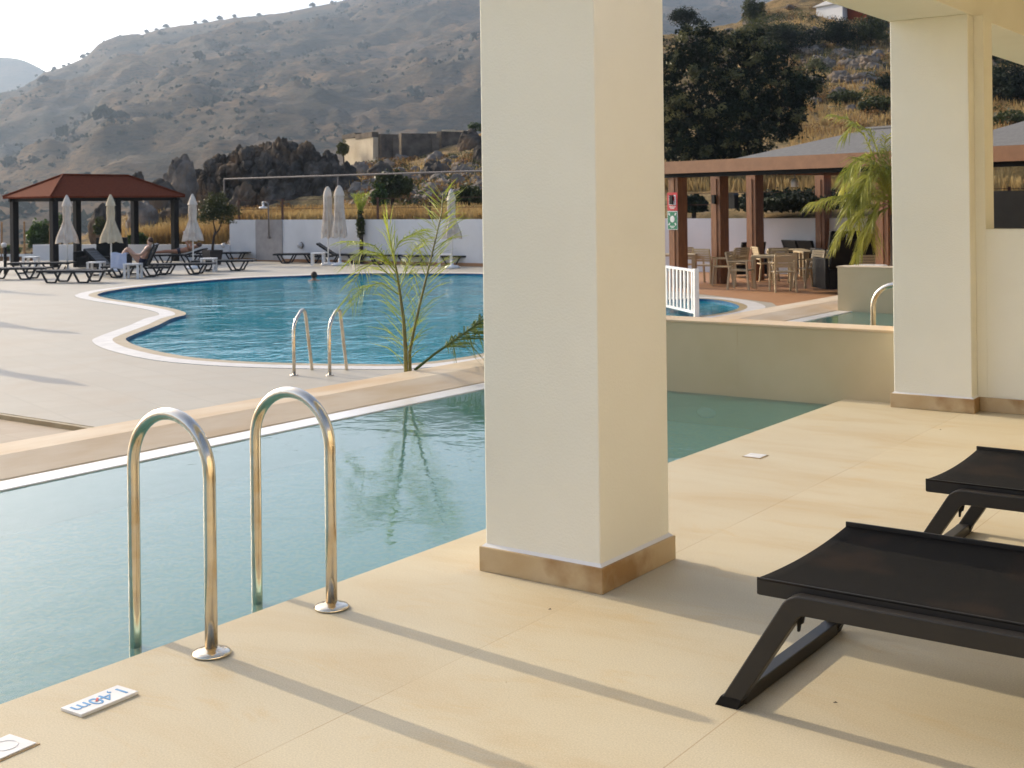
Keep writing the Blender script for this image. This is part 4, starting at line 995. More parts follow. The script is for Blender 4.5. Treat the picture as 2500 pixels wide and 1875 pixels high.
# ------------------------------------------------------------------ rocks
def rock_mesh(mb, c, r, seed, sub=4, rough=.35, rot=0, ck=.22):
    bm = bmesh.new(); bmesh.ops.create_icosphere(bm, subdivisions=sub, radius=1); off = Vector((seed*7.3, seed*3.1, seed*1.7))
    vs = []; cs, sn = math.cos(rot), math.sin(rot)
    for q in bm.verts:
        p = q.co.copy()
        vd = noise.voronoi(p*1.5+off)[0]; crack = min(1, (vd[1]-vd[0])*3.2)
        k = 1 + rough*noise.fractal(p*1.3+off, .9, 2.1, 5) + ck*(crack-1) + .05*noise.fractal(p*6+off,.8,2,4)
        p = Vector((p.x*r[0], p.y*r[1], p.z*r[2]))*k
        vs.append((c[0]+p.x*cs-p.y*sn, c[1]+p.x*sn+p.y*cs, c[2]+p.z))
    fs = [tuple(w.index for w in fc.verts) for fc in bm.faces]; bm.free(); mb.add(vs, fs); return mb
def rock(name, label, px, py_top, py_bot, wpx, d, m='rock', group=None, sub=4, seed=None, dep=1.0):
    """boulder spanning the given picture height at depth d"""
    zt_ = atd(px,py_top,d).z; zb = atd(px,py_bot,d).z-.4; rz_ = (zt_-zb)/2; rx = wpx/F*d/2; p = atd(px,500,d)
    mb = MB(); rock_mesh(mb, (0,0,0), (rx*1.08,rx*dep,rz_*1.05), seed if seed is not None else rnd.random()*50, sub, .17, VR, .10)
    o = mb.build(name, M[m], fix=False); o.location = (p.x,p.y,(zt_+zb)/2); return tag(o, label, 'rock', group)
rock('boulder', 'big pale boulder at the left end of the dark rock outcrop', 442, 382, 520, 78, 62, 'rock_pale', seed=2.2, sub=5)
rock('boulder', 'grey boulder rising just behind the right end of the gazebo roof', 395, 440, 540, 90, 60, 'rock', seed=4.1)
rock('boulder', 'small dark knob of rock above the gazebo roof', 338, 420, 500, 40, 66, 'rock', seed=5.6)
rock('boulder', 'slanting grey boulder seen under the gazebo roof between two posts', 350, 490, 590, 80, 55, 'rock_pale', seed=6.9)
rock('boulder', 'grey boulder seen under the gazebo roof behind the yellowish parasol', 255, 500, 600, 70, 57, 'rock', seed=8.4)
rock('boulder', 'grey boulder below the outcrop, left of the potted olive tree', 438, 495, 560, 90, 56, 'rock', seed=9.4)
mb = MB()
ctr = atd(670,500,66)
TOPS = [(486,430),(500,398),(512,388),(540,376),(590,372),(640,364),(690,356),(728,352),(760,372),(790,376),(825,392),(850,408),(872,440),(890,470)]
px = 492.
while px < 880:
    yt = interp(px, TOPS)[0] + rnd.uniform(-5,6); y = yt+14; row = 0
    while y < 500:
        wp_ = rnd.uniform(36,62)*(.8 if row == 0 else 1.15); d = 66+rnd.uniform(-.9,.9)-row*.55; c = atd(px+rnd.uniform(-8,8), y+rnd.uniform(-6,6), d); r = wp_/F*66/2
        rock_mesh(mb, (c.x-ctr.x, c.y-ctr.y, c.z-r*.35), (r*1.05,r*1.1,r*rnd.uniform(1.15,1.9)), px*.13+row*3.3, 4 if wp_ > 45 else 3, .26, VR+rnd.uniform(-.5,.5)); y += rnd.uniform(30,42); row += 1
    px += rnd.uniform(17,27)
o = mb.build('rock_outcrop', M['rock'], fix=False); o.location = (ctr.x,ctr.y,0); tag(o, 'dark fissured rock outcrop rising behind the long white wall', 'rock')
for k, (px, yt, yb, wp, d, lab) in enumerate([(880,395,440,46,76,'pale rock left below the lit ruin gable'),(930,400,480,80,72,'broken rock under the lit ruin gable'),(1000,420,520,110,66,'dark rock block below the middle of the stone ruin wall'),(1065,392,520,90,70,'split grey rock under the right half of the ruin wall'),(1130,400,500,80,68,'dark rock block under the right end of the ruin wall'),(1150,318,380,60,84,'slanting grey rock beside the right end of the ruin wall'),(1115,425,520,70,60,'rounded grey rock behind the parasol beside the near column'),(1180,350,470,60,72,'tall grey rock at the edge of the near column')]):
    rock('boulder', lab, px, yt, yb, wp, d, 'rock' if k % 2 else 'rock_pale', 'rocks below the ruin', seed=20+k*1.7)
for k, (px, yt, yb, wp, lab) in enumerate([(1990,62,88,46,'square pale rock on the slope right below the white house'),(1985,105,135,62,'rock ledge in the middle of the terraced slope'),(2060,112,140,60,'grey rock ledge right of the middle of the terraced slope'),(2010,128,168,80,'long rock ledge with dark gaps on the terraced slope'),(2120,125,165,90,'rock ledge on the terraced slope touching the far column'),(2100,172,200,100,'lower rock ledge on the terraced slope beside the far column'),(2055,178,200,50,'small rock block on the lower terrace of the slope'),(1850,80,115,120,'grey rock slab behind the top of the big dark tree'),(2080,258,272,30,'small round rock poking out of the dry grass on the slope'),(2050,205,235,50,'pale rock splinter above the dry grass of the slope'),(1700,60,110,70,'rock left of the house slope behind the big dark tree')]):
    pos, d = hit(px, yb); zt_ = atd(px,yt,d).z; mb = MB(); rock_mesh(mb, (0,0,0), (wp/F*d/2, wp/F*d/2*.8, max(.4,(zt_-pos.z)*.8)), 40+k*2.3, 4, .3, VR)
    o = mb.build('slope_rock', M['rock_pale'], fix=False); o.location = pos; tag(o, lab, 'rock', 'rocks on the terraced slope')
mb = MB()
for k in range(260):
    px = rnd.uniform(1750,2560); yy = rnd.choice([rnd.gauss(150,12), rnd.gauss(195,8), rnd.uniform(20,260), rnd.gauss(120,8)]); pos, d = hit(px, yy); r = rnd.uniform(.15,.6); rock_mesh(mb, pos, (r*1.3,r,r*.8), k*.37, 2, .3, rnd.random()*3)
for k in range(160):
    px = rnd.uniform(860,1200); yy = rnd.uniform(385,500); pos, d = hit(px, yy); r = rnd.uniform(.12,.5); rock_mesh(mb, pos, (r*1.3,r,r), 100+k*.37, 2, .3, rnd.random()*3)
tag(mb.build('scree', M['rock_pale'], fix=False), kind='stuff')

# ------------------------------------------------------------------ vegetation
def leaf_cloud(name, blobs, n, size, m, parent=None, seed=0, asp=.45, droop=0, gap=.0, loc=None):
    """leaf-sized faces through the volume of ellipsoids [(c, r)], denser to the outside, with noisy gaps"""
    g = np.random.default_rng(seed); vol = np.array([b[1][0]*b[1][1]*b[1][2] for b in blobs])**.7; pr = vol/vol.sum()
    idx = g.choice(len(blobs), n, p=pr); C = np.array([b[0] for b in blobs])[idx]; R = np.array([b[1] for b in blobs])[idx]
    dv = g.normal(size=(n,3)); dv /= np.linalg.norm(dv,axis=1)[:,None]; rad = g.random(n)**.38
    lump = 1+.22*np.sin(dv[:,0]*7+idx*1.3)*np.sin(dv[:,1]*6+idx)+.18*np.sin(dv[:,2]*9+idx*2.1)
    P = C+dv*R*(rad*lump)[:,None]
    if gap > 0:
        keep = np.array([noise.noise(Vector((p[0],p[1],p[2]))*(1.4/max(.5,R[0].mean()))+Vector((seed,0,0))) for p in P]) > gap-.5; P = P[keep]; dv = dv[keep]; n = len(P)
    nrm = dv*.6+g.normal(size=(n,3))*.7; nrm[:,2] += .25; nrm /= np.linalg.norm(nrm,axis=1)[:,None]
    tg = np.cross(nrm, g.normal(size=(n,3))); tg /= np.linalg.norm(tg,axis=1)[:,None]; bt = np.cross(nrm,tg)
    sz = size*(.6+.8*g.random(n))[:,None]
    V = np.stack([P-tg*sz*.5, P+bt*sz*asp*.5+nrm*sz*.06, P+tg*sz*.5, P-bt*sz*asp*.5+nrm*sz*.06], 1).reshape(-1,3)
    Fc = np.arange(n*4).reshape(n,4); o = mesh_np(name, V, Fc, M[m], parent)
    if loc: o.location = loc
    return o
def tree(name, label, cat, base, blobs, n, size, m, trunk_pts, trunk_r, limbs=(), seed=1, group=None, asp=.45, gap=0):
    t = thing(name, label, cat, base, VR, group)
    if n > 20000:
        g_ = random.Random(seed); big_ = list(blobs)
        for c_, r_ in big_:
            for _ in range(9):
                v_ = Vector((g_.gauss(0,1),g_.gauss(0,1),g_.gauss(.25,.9))).normalized(); q_ = g_.uniform(.16,.38)
                blobs = blobs + [((c_[0]+v_.x*r_[0]*1.02,c_[1]+v_.y*r_[1]*1.02,c_[2]+v_.z*r_[2]*1.05),(q_*g_.uniform(.7,1.6),q_,q_*g_.uniform(.6,1.3)))]
    mb = MB(); mb.tube(trunk_pts, trunk_r, 8)
    for a, b in limbs: mb.tube(a, b, 6)
    mb.build('trunk', M['bark'], t, smooth=True)
    leaf_cloud('crown', blobs, n, size, m, t, seed, asp, gap=gap); return t
# big dark tree behind the pergola (local x = picture right, y = away)
D = 50.; base, _ = on_hill(1735, D), 0
def PB(px, py, d, r): # local blob from picture place
    q = atd(px,py,d)-base; lx = q.x*RT[0]+q.y*RT[1]; ly = q.x*FW[0]+q.y*FW[1]; return ((lx,ly,q.z), r)
bl = [PB(1690,130,49.5,(1.05,1.2,.9)),PB(1760,150,50,(1.1,1.2,.85)),PB(1830,120,50.5,(.9,1.0,.8)),PB(1870,165,50,(1.1,1.2,.9)),PB(1650,200,49,(.8,1.1,1.0)),PB(1720,230,48.6,(1.2,1.3,1.1)),PB(1810,240,48.8,(1.3,1.3,1.1)),PB(1900,230,49.5,(1.2,1.3,.95)),PB(1960,215,50,(.8,1.0,.7)),PB(1660,300,49,(.9,1.2,1.1)),PB(1740,310,48.5,(1.3,1.4,1.1)),PB(1830,310,49,(1.3,1.4,1.0)),PB(1905,290,49.5,(.9,1.1,.75)),PB(1650,370,49,(.9,1.1,.8)),PB(1740,380,49,(1.3,1.3,.8)),PB(1820,365,49.5,(1.0,1.2,.7)),PB(1590,180,50,(1.3,1.3,1.6)),PB(1580,320,50,(1.3,1.3,1.6))]
tt = [(0,0,-.4),(-.1,0,.6),(.05,0,1.5),(-.2,0,2.6)]
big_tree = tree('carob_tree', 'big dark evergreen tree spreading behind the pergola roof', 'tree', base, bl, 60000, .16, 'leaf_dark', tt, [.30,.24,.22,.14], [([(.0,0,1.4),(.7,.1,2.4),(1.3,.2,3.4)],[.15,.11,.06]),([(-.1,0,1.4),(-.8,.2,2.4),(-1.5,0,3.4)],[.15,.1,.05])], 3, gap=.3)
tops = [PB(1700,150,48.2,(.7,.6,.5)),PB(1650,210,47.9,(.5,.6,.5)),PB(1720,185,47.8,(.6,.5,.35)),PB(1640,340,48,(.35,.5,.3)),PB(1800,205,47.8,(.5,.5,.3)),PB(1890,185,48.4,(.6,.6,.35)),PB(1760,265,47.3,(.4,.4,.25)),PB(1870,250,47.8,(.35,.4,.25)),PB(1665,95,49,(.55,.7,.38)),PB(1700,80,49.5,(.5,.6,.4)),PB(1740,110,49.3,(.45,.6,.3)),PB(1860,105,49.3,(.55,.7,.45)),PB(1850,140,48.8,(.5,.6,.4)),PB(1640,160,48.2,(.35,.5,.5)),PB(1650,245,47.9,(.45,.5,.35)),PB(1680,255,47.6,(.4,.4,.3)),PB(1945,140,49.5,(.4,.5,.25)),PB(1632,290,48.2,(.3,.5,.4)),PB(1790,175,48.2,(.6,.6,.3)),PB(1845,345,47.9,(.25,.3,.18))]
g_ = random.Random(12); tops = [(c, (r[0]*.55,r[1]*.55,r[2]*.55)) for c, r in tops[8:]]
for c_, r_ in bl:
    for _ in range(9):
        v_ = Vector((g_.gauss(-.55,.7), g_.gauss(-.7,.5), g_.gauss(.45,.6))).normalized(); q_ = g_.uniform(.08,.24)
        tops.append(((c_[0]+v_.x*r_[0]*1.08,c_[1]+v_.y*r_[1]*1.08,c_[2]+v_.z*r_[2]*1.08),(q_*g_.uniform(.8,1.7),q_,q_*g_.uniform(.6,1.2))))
leaf_cloud('painted_sunlit_sprays', tops, 8500, .13, 'leaf_olive', big_tree, 8, .4)  # paler leaves on the left, front and top: sunlight put into the colour
def bush(label, px, py, wpx, hpx, n, m='leaf_bush', d=None, seed=1, size=.16, nm='bush', grp='bushes on the slopes', cat='bush'):
    if d is None: pos, d = hit(px, py+hpx*.4)
    else: pos = on_hill(px, d)
    q = atd(px,py,d); rx = wpx/F*d/2; rz_ = hpx/F*d/2; t = thing(nm, label, cat, (q.x,q.y,pos.z), VR, grp); cz = max(q.z-pos.z, rz_*.6)
    g = random.Random(seed); bl = [((0,0,cz),(rx*.8,rx*.8,rz_*.9))]+[((g.uniform(-.7,.7)*rx,g.uniform(-.5,.2)*rx,cz+g.uniform(-.5,.5)*rz_),(rx*g.uniform(.25,.45),rx*.4,rz_*g.uniform(.3,.5))) for _ in range(9)]
    leaf_cloud('foliage', bl, n, size, m, t, seed, .5, gap=.15)
    mb = MB(); mb.tube([(0,0,-.3),(.05,0,cz*.5),(0,0,cz)], [.09,.07,.04], 6); mb.build('stem', M['bark'], t); return t
for k, (lab, px, py, wp, hp, n, m) in enumerate([
    ('tall bright green pine cut by the top edge left of the white house', 1840, 20, 70, 90, 5000, 'leaf_bush'),
    ('round dark tree standing alone on the skyline left of the slope', 1673, 42, 88, 55, 5000, 'leaf_dark'),
    ('wide dark bush with a sunlit left flank below the bright pine', 1880, 78, 170, 80, 9000, 'leaf_bush'),
    ('black green bush right below the white house', 2045, 80, 150, 72, 8000, 'leaf_dark'),
    ('dark bush on the slope at the top corner of the far column', 2125, 75, 120, 80, 7500, 'leaf_bush'),
    ('black bush in the hollow left of the rock ledges', 1935, 100, 150, 90, 9000, 'leaf_dark'),
    ('low green bush under the lower rock ledge', 2060, 240, 90, 40, 4000, 'leaf_bush'),
    ('green bush on the slope above the dry grass, beside the far column', 2140, 255, 100, 42, 4000, 'leaf_bush'),
    ('dark bush beside the far column between the rock ledges', 2165, 205, 60, 50, 2500, 'leaf_dark'),
    ('grey green bush right of the crown of the big dark tree', 1990, 160, 60, 40, 2500, 'leaf_olive'),
    ('dark tree filling the gap right of the far column', 2480, 200, 150, 130, 9000, 'leaf_dark'),
    ('dark tree at the top of the gap right of the far column', 2450, 120, 140, 70, 6000, 'leaf_dark'),
    ('low green hedge bush above the grey roof right of the far column', 2470, 290, 130, 40, 4500, 'leaf_bush')]):
    bush(lab, px, py, wp, hp, n, m, seed=30+k)
bush('rounded dark bush with a yellow green flank above the white wall', 955, 455, 105, 75, 7000, 'leaf_bush', d=50, seed=50)
bush('yellow green weedy bush left of the rounded dark bush', 925, 480, 45, 60, 2500, 'leaf_green', d=48, seed=51)
bush('brown and green weedy bush between the last parasol and the near column', 1145, 500, 75, 75, 4500, 'leaf_bush', d=47, seed=52)
bush('small pine bush in front of the lit ruin gable', 838, 362, 34, 40, 1500, 'leaf_bush', d=88, seed=53)
bush('green bush on top of the right ruin wall by the near column', 1160, 310, 40, 24, 1500, 'leaf_green', d=90, seed=54)
bush('bright green bush behind the railing left of the gazebo corner post', 100, 575, 75, 75, 7000, 'leaf_green', d=57, seed=55)
bush('bright green bush between the gazebo corner post and the leftmost parasol', 150, 560, 50, 75, 5000, 'leaf_green', d=58, seed=56)
bush('low green weeds at the far left behind the railing', 25, 610, 60, 24, 2000, 'leaf_green', d=56, seed=57)
bush('low grey green weed clump under the gazebo by the low wall', 335, 585, 55, 32, 2500, 'leaf_green', d=50.5, seed=58)
bush('green shrub behind the yellowish parasol under the gazebo', 245, 555, 40, 45, 2000, 'leaf_bush', d=53, seed=59)
bush('dark hedge along the wall behind the dining terrace', 1960, 490, 420, 60, 16000, 'leaf_dark', d=36.0, seed=60, size=.13)
bush('dark shrub on the wall left of the second pergola post', 1690, 500, 90, 44, 4000, 'leaf_dark', d=37.4, seed=61)

# potted olive tree
p = ground(517,45.0)
t = thing('olive_tree', 'small olive tree in a dark pot in front of the white wall end', 'tree', p, VR)
mb = MB(); mb.lathe([(.30,0),(.34,.25),(.38,.5),(.36,.52),(.33,.46)], 4); mb.build('pot', M['terracotta_pot'], t)
mb = MB(); mb.tube([(0,0,.45),(.03,0,.75),(.06,0,1.0),(.12,0,1.2)], [.05,.045,.04,.035], 8); mb.tube([(.06,0,1.0),(.25,0,1.25),(.4,.05,1.7)], [.035,.03,.015], 6); mb.tube([(.12,0,1.2),(.05,0,1.5),(.1,0,2.0)], [.03,.025,.012], 6); mb.build('trunk', M['bark'], t, smooth=True)
leaf_cloud('crown', [((.15,0,1.85),(.6,.55,.36)),((-.1,0,2.0),(.4,.4,.35)),((.5,0,1.9),(.5,.4,.3)),((.2,0,2.25),(.42,.4,.3)),((.7,.0,1.95),(.35,.3,.22)),((-.25,0,1.7),(.35,.3,.25)),((.55,0,1.6),(.3,.3,.18)),((.0,0,2.4),(.2,.2,.22)),((.4,0,2.4),(.15,.15,.25))], 6500, .085, 'leaf_bush', t, 77, .3, gap=.2)

# dry grass: blades on the hillside
def grass(name, regions, label=None):
    V = []; 
    for (x0,x1,y0,y1,n,h0,h1,wd) in regions:
        for _ in range(n):
            px = rnd.uniform(x0,x1); yy = rnd.uniform(y0,y1); pos, d = hit(px, yy) if y0 != y1 else (on_hill(px, base_d(px)+rnd.random()**1.5*y0), 0)
            h_ = rnd.uniform(h0,h1); a = rnd.random()*math.pi; lx, ly = rnd.gauss(0,.22)*h_, rnd.gauss(0,.22)*h_; ww = wd*rnd.uniform(.6,1.4)
            cx_, sx_ = math.cos(a)*ww, math.sin(a)*ww
            V += [(pos.x-cx_,pos.y-sx_,pos.z-.1),(pos.x+cx_,pos.y+sx_,pos.z-.1),(pos.x+lx+cx_*.3,pos.y+ly+sx_*.3,pos.z+h_),(pos.x+lx-cx_*.3,pos.y+ly-sx_*.3,pos.z+h_)]
    o = mesh_np(name, V, np.arange(len(V)).reshape(-1,4), M['dry_grass']); return tag(o, kind='stuff')
grass('dry_grass', [(300,560,9,9,9000,.3,.8,.03),(560,1250,4,4,12000,.2,.45,.03),(1600,2600,412,470,9000,.25,.5,.03),(1930,2560,215,390,9000,.15,.4,.035),(1900,2560,40,215,2500,.2,.5,.05),(850,1200,395,480,900,.2,.4,.05)])

def weeds(name, regions, m, seed):
    bl = []; g_ = random.Random(seed)
    for (x0,x1,y0,y1,n,r0,r1) in regions:
        for _ in range(n):
            pos, d = hit(g_.uniform(x0,x1), g_.uniform(y0,y1)); r = g_.uniform(r0,r1); bl.append(((pos.x,pos.y,pos.z+r*.4),(r*1.3,r*1.3,r*.7)))
    return tag(leaf_cloud(name, bl, len(bl)*70, .13, m, None, seed, .5), kind='stuff')
weeds('weeds', [(1850,2560,20,280,170,.25,.7),(860,1190,380,505,70,.2,.55),(300,560,545,590,30,.15,.4),(950,1190,470,525,40,.2,.45)], 'leaf_bush', 31)
weeds('dry_weeds', [(1850,2560,20,330,150,.2,.55),(860,1190,370,515,110,.2,.5),(300,570,530,592,70,.15,.45),(600,1180,505,532,60,.12,.3)], 'dry_weed', 32)

# ruin and house
p = on_hill(960, 88)
t = thing('stone_ruin', 'roofless stone ruin with one sunlit plaster gable on the ridge', 'ruin', (p.x,p.y,0), VR)
def LX(px, d): q = atd(px,500,d)-p; return q.x*RT[0]+q.y*RT[1], q.x*FW[0]+q.y*FW[1]
def ZY(py, px, d): return atd(px,py,d).z
a0 = LX(845,90); a1 = LX(918,86); a2 = LX(970,87); a3 = LX(1065,88); a4 = LX(1150,90)
mb = MB(); mb.bar((a0[0],a0[1],(ZY(336,845,90)+1)/2+0),(a1[0],a1[1],(ZY(336,918,86)+1)/2),.4,ZY(338,880,88)-1); gb_ = mb.build('plaster_gable', M['plaster'], t)
mb = MB(); zt2 = ZY(336,880,88); mb.bar((a0[0],a0[1],zt2+.14),(a0[0]*.55+a1[0]*.45,a0[1]*.55+a1[1]*.45,zt2+.2),.5,.3); mb.bar((a0[0]*.55+a1[0]*.45,a0[1]*.55+a1[1]*.45,zt2+.05),(a1[0],a1[1],zt2+.1),.5,.35); mb.build('wall_cap', M['stone_wall'], gb_)
mb = MB()
for A_, B_, yt, dd in ((a1,a2,335,86.5),(a2,a3,334,87.5),(a3,a4,331,89)):
    z1_ = ZY(yt,960,dd); mb.bar((A_[0]+.25,A_[1],(z1_-1)/2+.2),(B_[0],B_[1],(z1_-1)/2+.2),.5,z1_+1)
mb.box(a2[0]-.2,a2[0]+.2,a2[1]-.7,a2[1]-.2,-1,ZY(334,970,87)-.1); mb.box(a3[0]-.2,a3[0]+.3,a3[1]-.6,a3[1]-.2,-1,ZY(334,1065,88)-.1)
mb.build('stone_wall', M['stone_wall'], t)
p = on_hill(1095, 97)
t = thing('shed_roof', 'pale flat roofs just above the right part of the stone ruin', 'house', (p.x,p.y,0), VR)
def zz(py,px,d): return atd(px,py,d).z
for i, (x0_, x1_, y0_, y1_) in enumerate(((1048,1110,322,330),(1080,1112,316,326),(1106,1148,317,328))):
    q0 = atd(x0_,500,97)-p; l0 = q0.x*RT[0]+q0.y*RT[1]; q1 = atd(x1_,500,97)-p; l1 = q1.x*RT[0]+q1.y*RT[1]
    mb = MB(); mb.box(l0,l1,i*.4,i*.4+2.5,zz(y1_+14,x0_,97),zz(y0_,x0_,97)); mb.build('roof_block', M['plaster'], t)
pos, d = hit(2030, 50); d = max(d, 105)
p = on_hill(2030, d)
t = thing('white_house', 'small white house with a red tiled corner at the top of the slope', 'house', (p.x,p.y,p.z), -.35)
wd = 82/F*d
mb = MB(); mb.box(-wd/2,wd/2,0,4,-2,1.25); mb.build('wall', M['white_wall'], t)
mb = MB(); mb.prism([(-wd/2-.3,1.25),(wd/2+.1,1.25),(wd/2+.1,1.75),(wd/2-1.2,1.7)], 'y', -.2, 4.2); mb.build('roof', M['white_wall'], t)
mb = MB(); mb.box(wd/2+.1,wd/2+2.2,.5,4,-1.5,.9); mb.prism([(wd/2,.9),(wd/2+2.5,.9),(wd/2+2.2,1.35),(wd/2+.1,1.5)], 'y', .2, 4.2); mb.build('tiled_annex', M['roof_red'], t)

# mountain scrub and skyline trees
g = np.random.default_rng(5); V = []
nC, nR = MV.shape[:2]
NS = 26000
ii = g.integers(60, nC-1, NS); jj = (g.random(NS)**.75*(nR*.81)).astype(int)
P = MV[ii,jj] + np.c_[g.normal(size=(NS,2))*7, np.zeros(NS)]
keep = np.array([noise.noise(Vector((p[0]*.009,p[1]*.009,p[2]*.02+2))) + .7*noise.noise(Vector((p[0]*.0022,p[1]*.0022,7))) + .35*noise.noise(Vector((p[0]*.03,p[1]*.03,4))) for p in P]) > .12; P = P[keep]
for p in P:
    big_ = g.random() < .05; r = g.uniform(4,7.5) if big_ else g.uniform(1.3,3.2)
    for k in range(14 if big_ else 6):
        q = g.normal(size=3); q /= np.linalg.norm(q); q[2] = abs(q[2])*.7
        c = p+q*r*g.uniform(.3,1); a_ = g.normal(size=3); a_ /= np.linalg.norm(a_); b_ = np.cross(a_, g.normal(size=3)); b_ /= np.linalg.norm(b_)
        s_ = r*g.uniform(.35,.65); V += [c-a_*s_, c+b_*s_, c+a_*s_, c-b_*s_]
tag(mesh_np('mountain_scrub', V, np.arange(len(V)).reshape(-1,4), M['scrub']), kind='stuff')
st = thing('skyline_tree', 'leftmost round tree on the mountain skyline saddle', 'tree', (0,0,0), 0, 'trees on the mountain skyline')
mb = MB(); mb.tube([(0,0,-2),(.1,0,.6),(0,0,1.8)], [.4,.32,.16], 6); mb.build('trunk', M['bark'], st)
leaf_cloud('crown', [((0,0,1.9),(2.0,1.8,1.2)),((1.1,0,1.6),(1.2,1.2,.9)),((-1.0,.2,1.5),(1.1,1.2,.8)),((.2,0,2.7),(1.1,1.1,.8))], 700, .75, 'scrub', st, 4)
def ridge_pos(px):
    ry = interp(px, RIDGE)[0]; i = int(round((px+2600)/6200*(nC-1))); col = MV[i]; k = int(np.argmax((col[:,2]-H)/np.maximum(1,col[:,0]*FW[0]+col[:,1]*FW[1]))); return Vector(col[k])
for k, (px, s_, lab) in enumerate([(137,1.0,''),(158,.8,'second small tree on the skyline saddle'),(176,.7,'third small tree on the skyline saddle'),(202,1.25,'tree standing just left of the skyline cliff'),(222,.9,'tree at the foot of the skyline cliff'),(358,1.15,'first tree right of the skyline cliff on the flat ridge'),(384,.8,'small tree right of the first ridge tree'),(410,1.2,'wide flat tree on the ridge above the gazebo roof end'),(480,.9,'tree on the ridge left of the ridge clump'),(508,1.1,'tree in the ridge clump above the big pale boulder'),(545,1.2,'wide tree on the ridge above the rock outcrop'),(572,1.0,'tree on the ridge right of the wide one'),(640,.9,'small tree on the ridge above the paired parasols left'),(766,1.3,'lone umbrella shaped tree highest on the visible ridge'),(816,.8,'small tree on the ridge near the top picture edge')]):
    q = ridge_pos(px)
    q.z -= 1.2
    if k == 0: st.location = q; st.scale = (2.1,2.1,1.8)
    else: dup(st, q, k*1.1, lab, (s_*2.2,s_*2.2,s_*1.8))

# palms ------------------------------------------------------------
def frond(mb, pts, n, l0, l1, droop, wd, start=.3, spread=1.0, seed=0, rach=.008, lift=.25):
    g = random.Random(seed); pts = [Vector(p) for p in pts]; cum = [0]
    for i in range(1,len(pts)): cum.append(cum[-1]+(pts[i]-pts[i-1]).length)
    T = cum[-1]
    def P_(s):
        for i in range(1,len(pts)):
            if s <= cum[i] or i == len(pts)-1:
                k = (s-cum[i-1])/(cum[i]-cum[i-1]); return pts[i-1].lerp(pts[i], k), (pts[i]-pts[i-1]).normalized()
    for k in range(n):
        u = start+(1-start)*(k+.5*g.random())/n; p, tn = P_(u*T)
        sd = tn.cross(Vector((0,0,1))); sd = sd.normalized() if sd.length > .1 else Vector((RT[0],RT[1],0))
        upv = sd.cross(tn).normalized(); ln = (l0+(l1-l0)*u)*g.uniform(.7,1.15)*(1 if u < .85 else 1-(u-.85)*2)
        s = 1 if k % 2 else -1
        dr = (tn*(.75+.3*g.random())+sd*s*spread*g.uniform(.6,1.1)+upv*g.uniform(-.15,lift)).normalized()
        a = p; b = p+dr*ln*.5-Vector((0,0,droop*ln*.12)); c = p+dr*ln-Vector((0,0,droop*ln*.55))
        wv = (dr.cross(Vector((g.uniform(-1,1),g.uniform(-1,1),g.uniform(-.2,1))))).normalized()*wd
        mb.add([a-wv*.5,a+wv*.5,b+wv,b-wv,c+wv*.12,c-wv*.12], [(0,1,2,3),(3,2,4,5)])
    return mb
def stem(mb, pts, r0, r1): n = len(pts); mb.tube(pts, [r0+(r1-r0)*i/(n-1) for i in range(n)], 6)
pb0 = atx(993,906,-7.32); pb0.z = ZT
t = thing('young_palm', 'young sparse palm with yellow green leaflets rising behind the kerb', 'palm', pb0)
def KP(px, py, X): return atx(px,py,X)-pb0
st1 = [Vector((0,0,0)),KP(990,850,-7.32),KP(985,780,-7.36),KP(977,720,-7.42),KP(968,660,-7.48),KP(955,600,-7.52),KP(945,548,-7.55)]
st2 = [Vector((0.03,.02,0)),KP(1000,860,-7.30),KP(1012,800,-7.28),KP(1028,730,-7.26),KP(1045,660,-7.3),KP(1062,590,-7.38),KP(1078,520,-7.48),KP(1082,470,-7.55)]
mb = MB(); stem(mb, st1, .021, .005); stem(mb, st2, .017, .004); mb.build('stem', M['palm_stem'], t, smooth=True)
mb = MB(); frond(mb, st1, 62, .40, .44, .55, .0042, .32, .95, 3); frond(mb, st1, 40, .38, .5, .2, .0042, .3, .8, 4); mb.build('frond', M['palm'], t)
mb = MB(); frond(mb, st2, 64, .40, .40, .45, .004, .30, .95, 5); frond(mb, st2, 36, .42, .42, .2, .005, .5, .7, 6); mb.build('frond', M['palm'], t)
for k, pp in enumerate([[(968,668),(930,620),(890,610),(850,640)],[(965,655),(915,600),(880,590),(845,590)],[(972,690),(915,640),(880,660),(845,735)],[(976,700),(1000,640),(1010,610),(1040,580)],[(960,620),(975,590),(1000,575),(1030,560)],[(975,720),(930,690),(890,700),(860,745)]]):
    q = [KP(a,b,-7.45+.05*((k*7)%5-2)*(i/3)) for i,(a,b) in enumerate(pp)]
    mb = MB(); frond(mb, q, 44, .24, .2, .6, .0038, .12, .9, 10+k); stem(mb, q, .006, .002); mb.build('frond', M['palm'], t)
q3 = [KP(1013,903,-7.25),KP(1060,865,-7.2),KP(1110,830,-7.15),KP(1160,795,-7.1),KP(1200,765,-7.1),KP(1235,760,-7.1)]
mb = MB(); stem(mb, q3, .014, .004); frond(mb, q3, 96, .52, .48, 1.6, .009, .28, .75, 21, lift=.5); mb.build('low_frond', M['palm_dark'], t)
mb = MB(); q = [KP(1150,803,-7.1),KP(1180,770,-7.1),KP(1215,772,-7.1)]; stem(mb, q, .006, .002); frond(mb, q, 20, .3, .3, 1.0, .007, .1, .8, 22); mb.build('low_frond', M['palm_dark'], t)
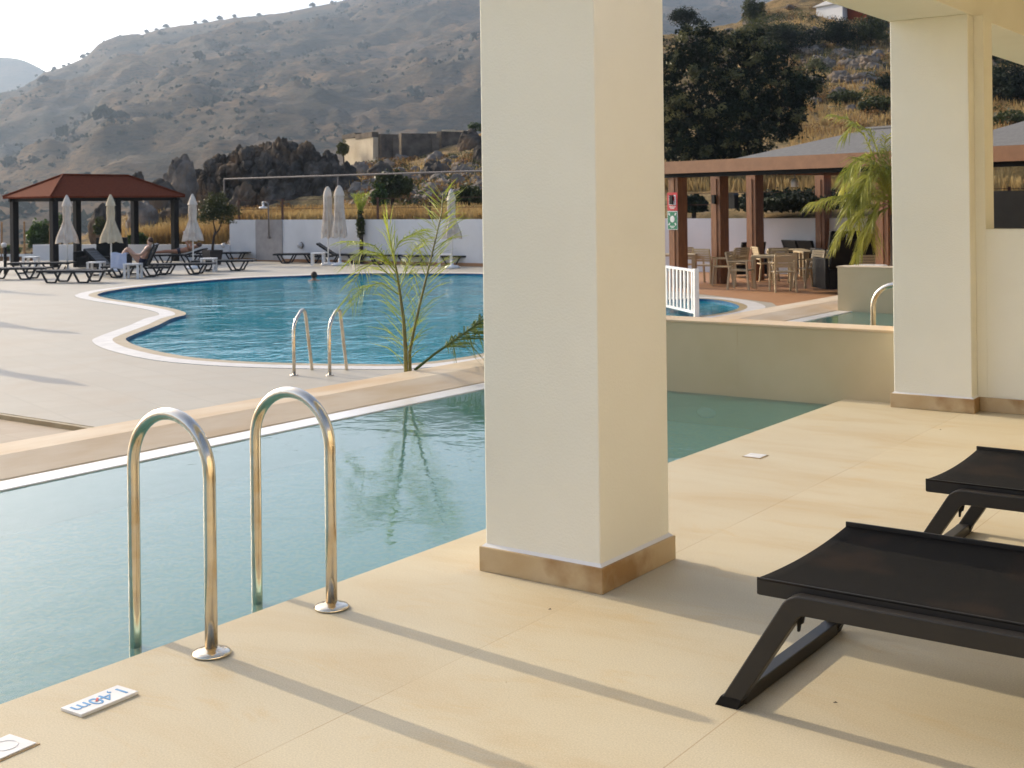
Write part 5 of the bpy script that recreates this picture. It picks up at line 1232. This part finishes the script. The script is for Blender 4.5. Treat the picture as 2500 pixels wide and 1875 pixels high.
# weeping palm before the pergola
wp = atx(2182,640,-7.9); wp.z = ZT
t = thing('weeping_palm', 'dense weeping palm with fine hanging leaflets in front of the pergola', 'palm', wp)
mb = MB(); mb.tube([(0,0,0),(.03,0,.9),(0,.02,1.75)], [.11,.09,.06], 10); mb.build('trunk', M['bark'], t, smooth=True)
dW = wp.x*FW[0]+wp.y*FW[1]
def WP(px, py, dd=0): return atd(px,py,dW+dd)-wp
top = Vector((0,.02,1.65))
for k, pp in enumerate([[(2170,480),(2140,400),(2095,385),(2060,430)],[(2170,470),(2120,380),(2080,410),(2055,470)],[(2175,470),(2150,370),(2110,380),(2080,440)],[(2175,480),(2130,430),(2090,450),(2065,520)],[(2175,490),(2135,460),(2105,500),(2090,560)],[(2172,480),(2110,330),(2070,290),(2030,280)],[(2175,465),(2125,320),(2085,300),(2062,330)],[(2178,500),(2110,470),(2040,480),(1985,495)],[(2180,500),(2120,500),(2070,540),(2040,590)],[(2180,500),(2140,520),(2110,570),(2095,620)],[(2180,480),(2170,390),(2160,350),(2165,330)],[(2185,480),(2220,400),(2270,380),(2320,430)],[(2185,480),(2220,430),(2260,460),(2290,520)],[(2185,480),(2210,390),(2240,350),(2280,340)],[(2178,480),(2150,420),(2120,430),(2100,480)],[(2180,480),(2155,400),(2130,400),(2105,460)],[(2178,490),(2150,480),(2130,530),(2125,590)],[(2175,470),(2140,410),(2120,420),(2090,500)]]):
    dd = ((k*5)%7-3)*.14
    q = [top] + [WP(a,b,dd*(i+1)/3.) for i,(a,b) in enumerate(pp)]
    mb = MB(); stem(mb, q, .014, .004); frond(mb, q, 150, .42, .36, 1.05, .0085, .25, .8, 60+k, lift=.4); mb.build('frond', M['palm_dense'], t)
# slim palm by the white wall
sp_ = ground(880,44.2)
t = thing('slim_palm', 'slim young palm with upright leaves against the white wall', 'palm', sp_, VR)
mb = MB(); mb.tube([(0,0,0),(.02,0,.8),(-.01,0,1.75)], [.07,.07,.06], 8); mb.build('trunk', M['bark'], t)
leaf_cloud('trunk_fibre', [((0,0,1.35),(.13,.13,.5))], 500, .14, 'leaf_bush', t, 3)
mb = MB()
for k in range(16):
    a = k*2.4; r = .12+.22*rnd.random(); q = [(0,0,1.7),(r*.4*math.cos(a),r*.4*math.sin(a),2.05),(r*math.cos(a),r*math.sin(a),2.35+.15*rnd.random())]
    stem(mb, q, .012, .004); frond(mb, q, 20, .2, .2, .3, .012, .1, .5, 90+k)
mb.build('crown', M['palm'], t)

# ------------------------------------------------------------------ haze
mb = MB(); mb.box(-4200,3400,-2600,4300,-27.5,900)
hz = mb.build('haze', None); m = bpy.data.materials.new('haze_air'); m.use_nodes = True; nt = m.node_tree
nt.nodes.remove(nt.nodes['Principled BSDF']); pv = N(nt, 'ShaderNodeVolumePrincipled'); pv.inputs['Color'].default_value = (.62,.79,1,1); pv.inputs['Density'].default_value = .00021; pv.inputs['Anisotropy'].default_value = .3
L(nt, pv.outputs[0], nt.nodes['Material Output'].inputs['Volume']); hz.data.materials.append(m); tag(hz, kind='stuff')
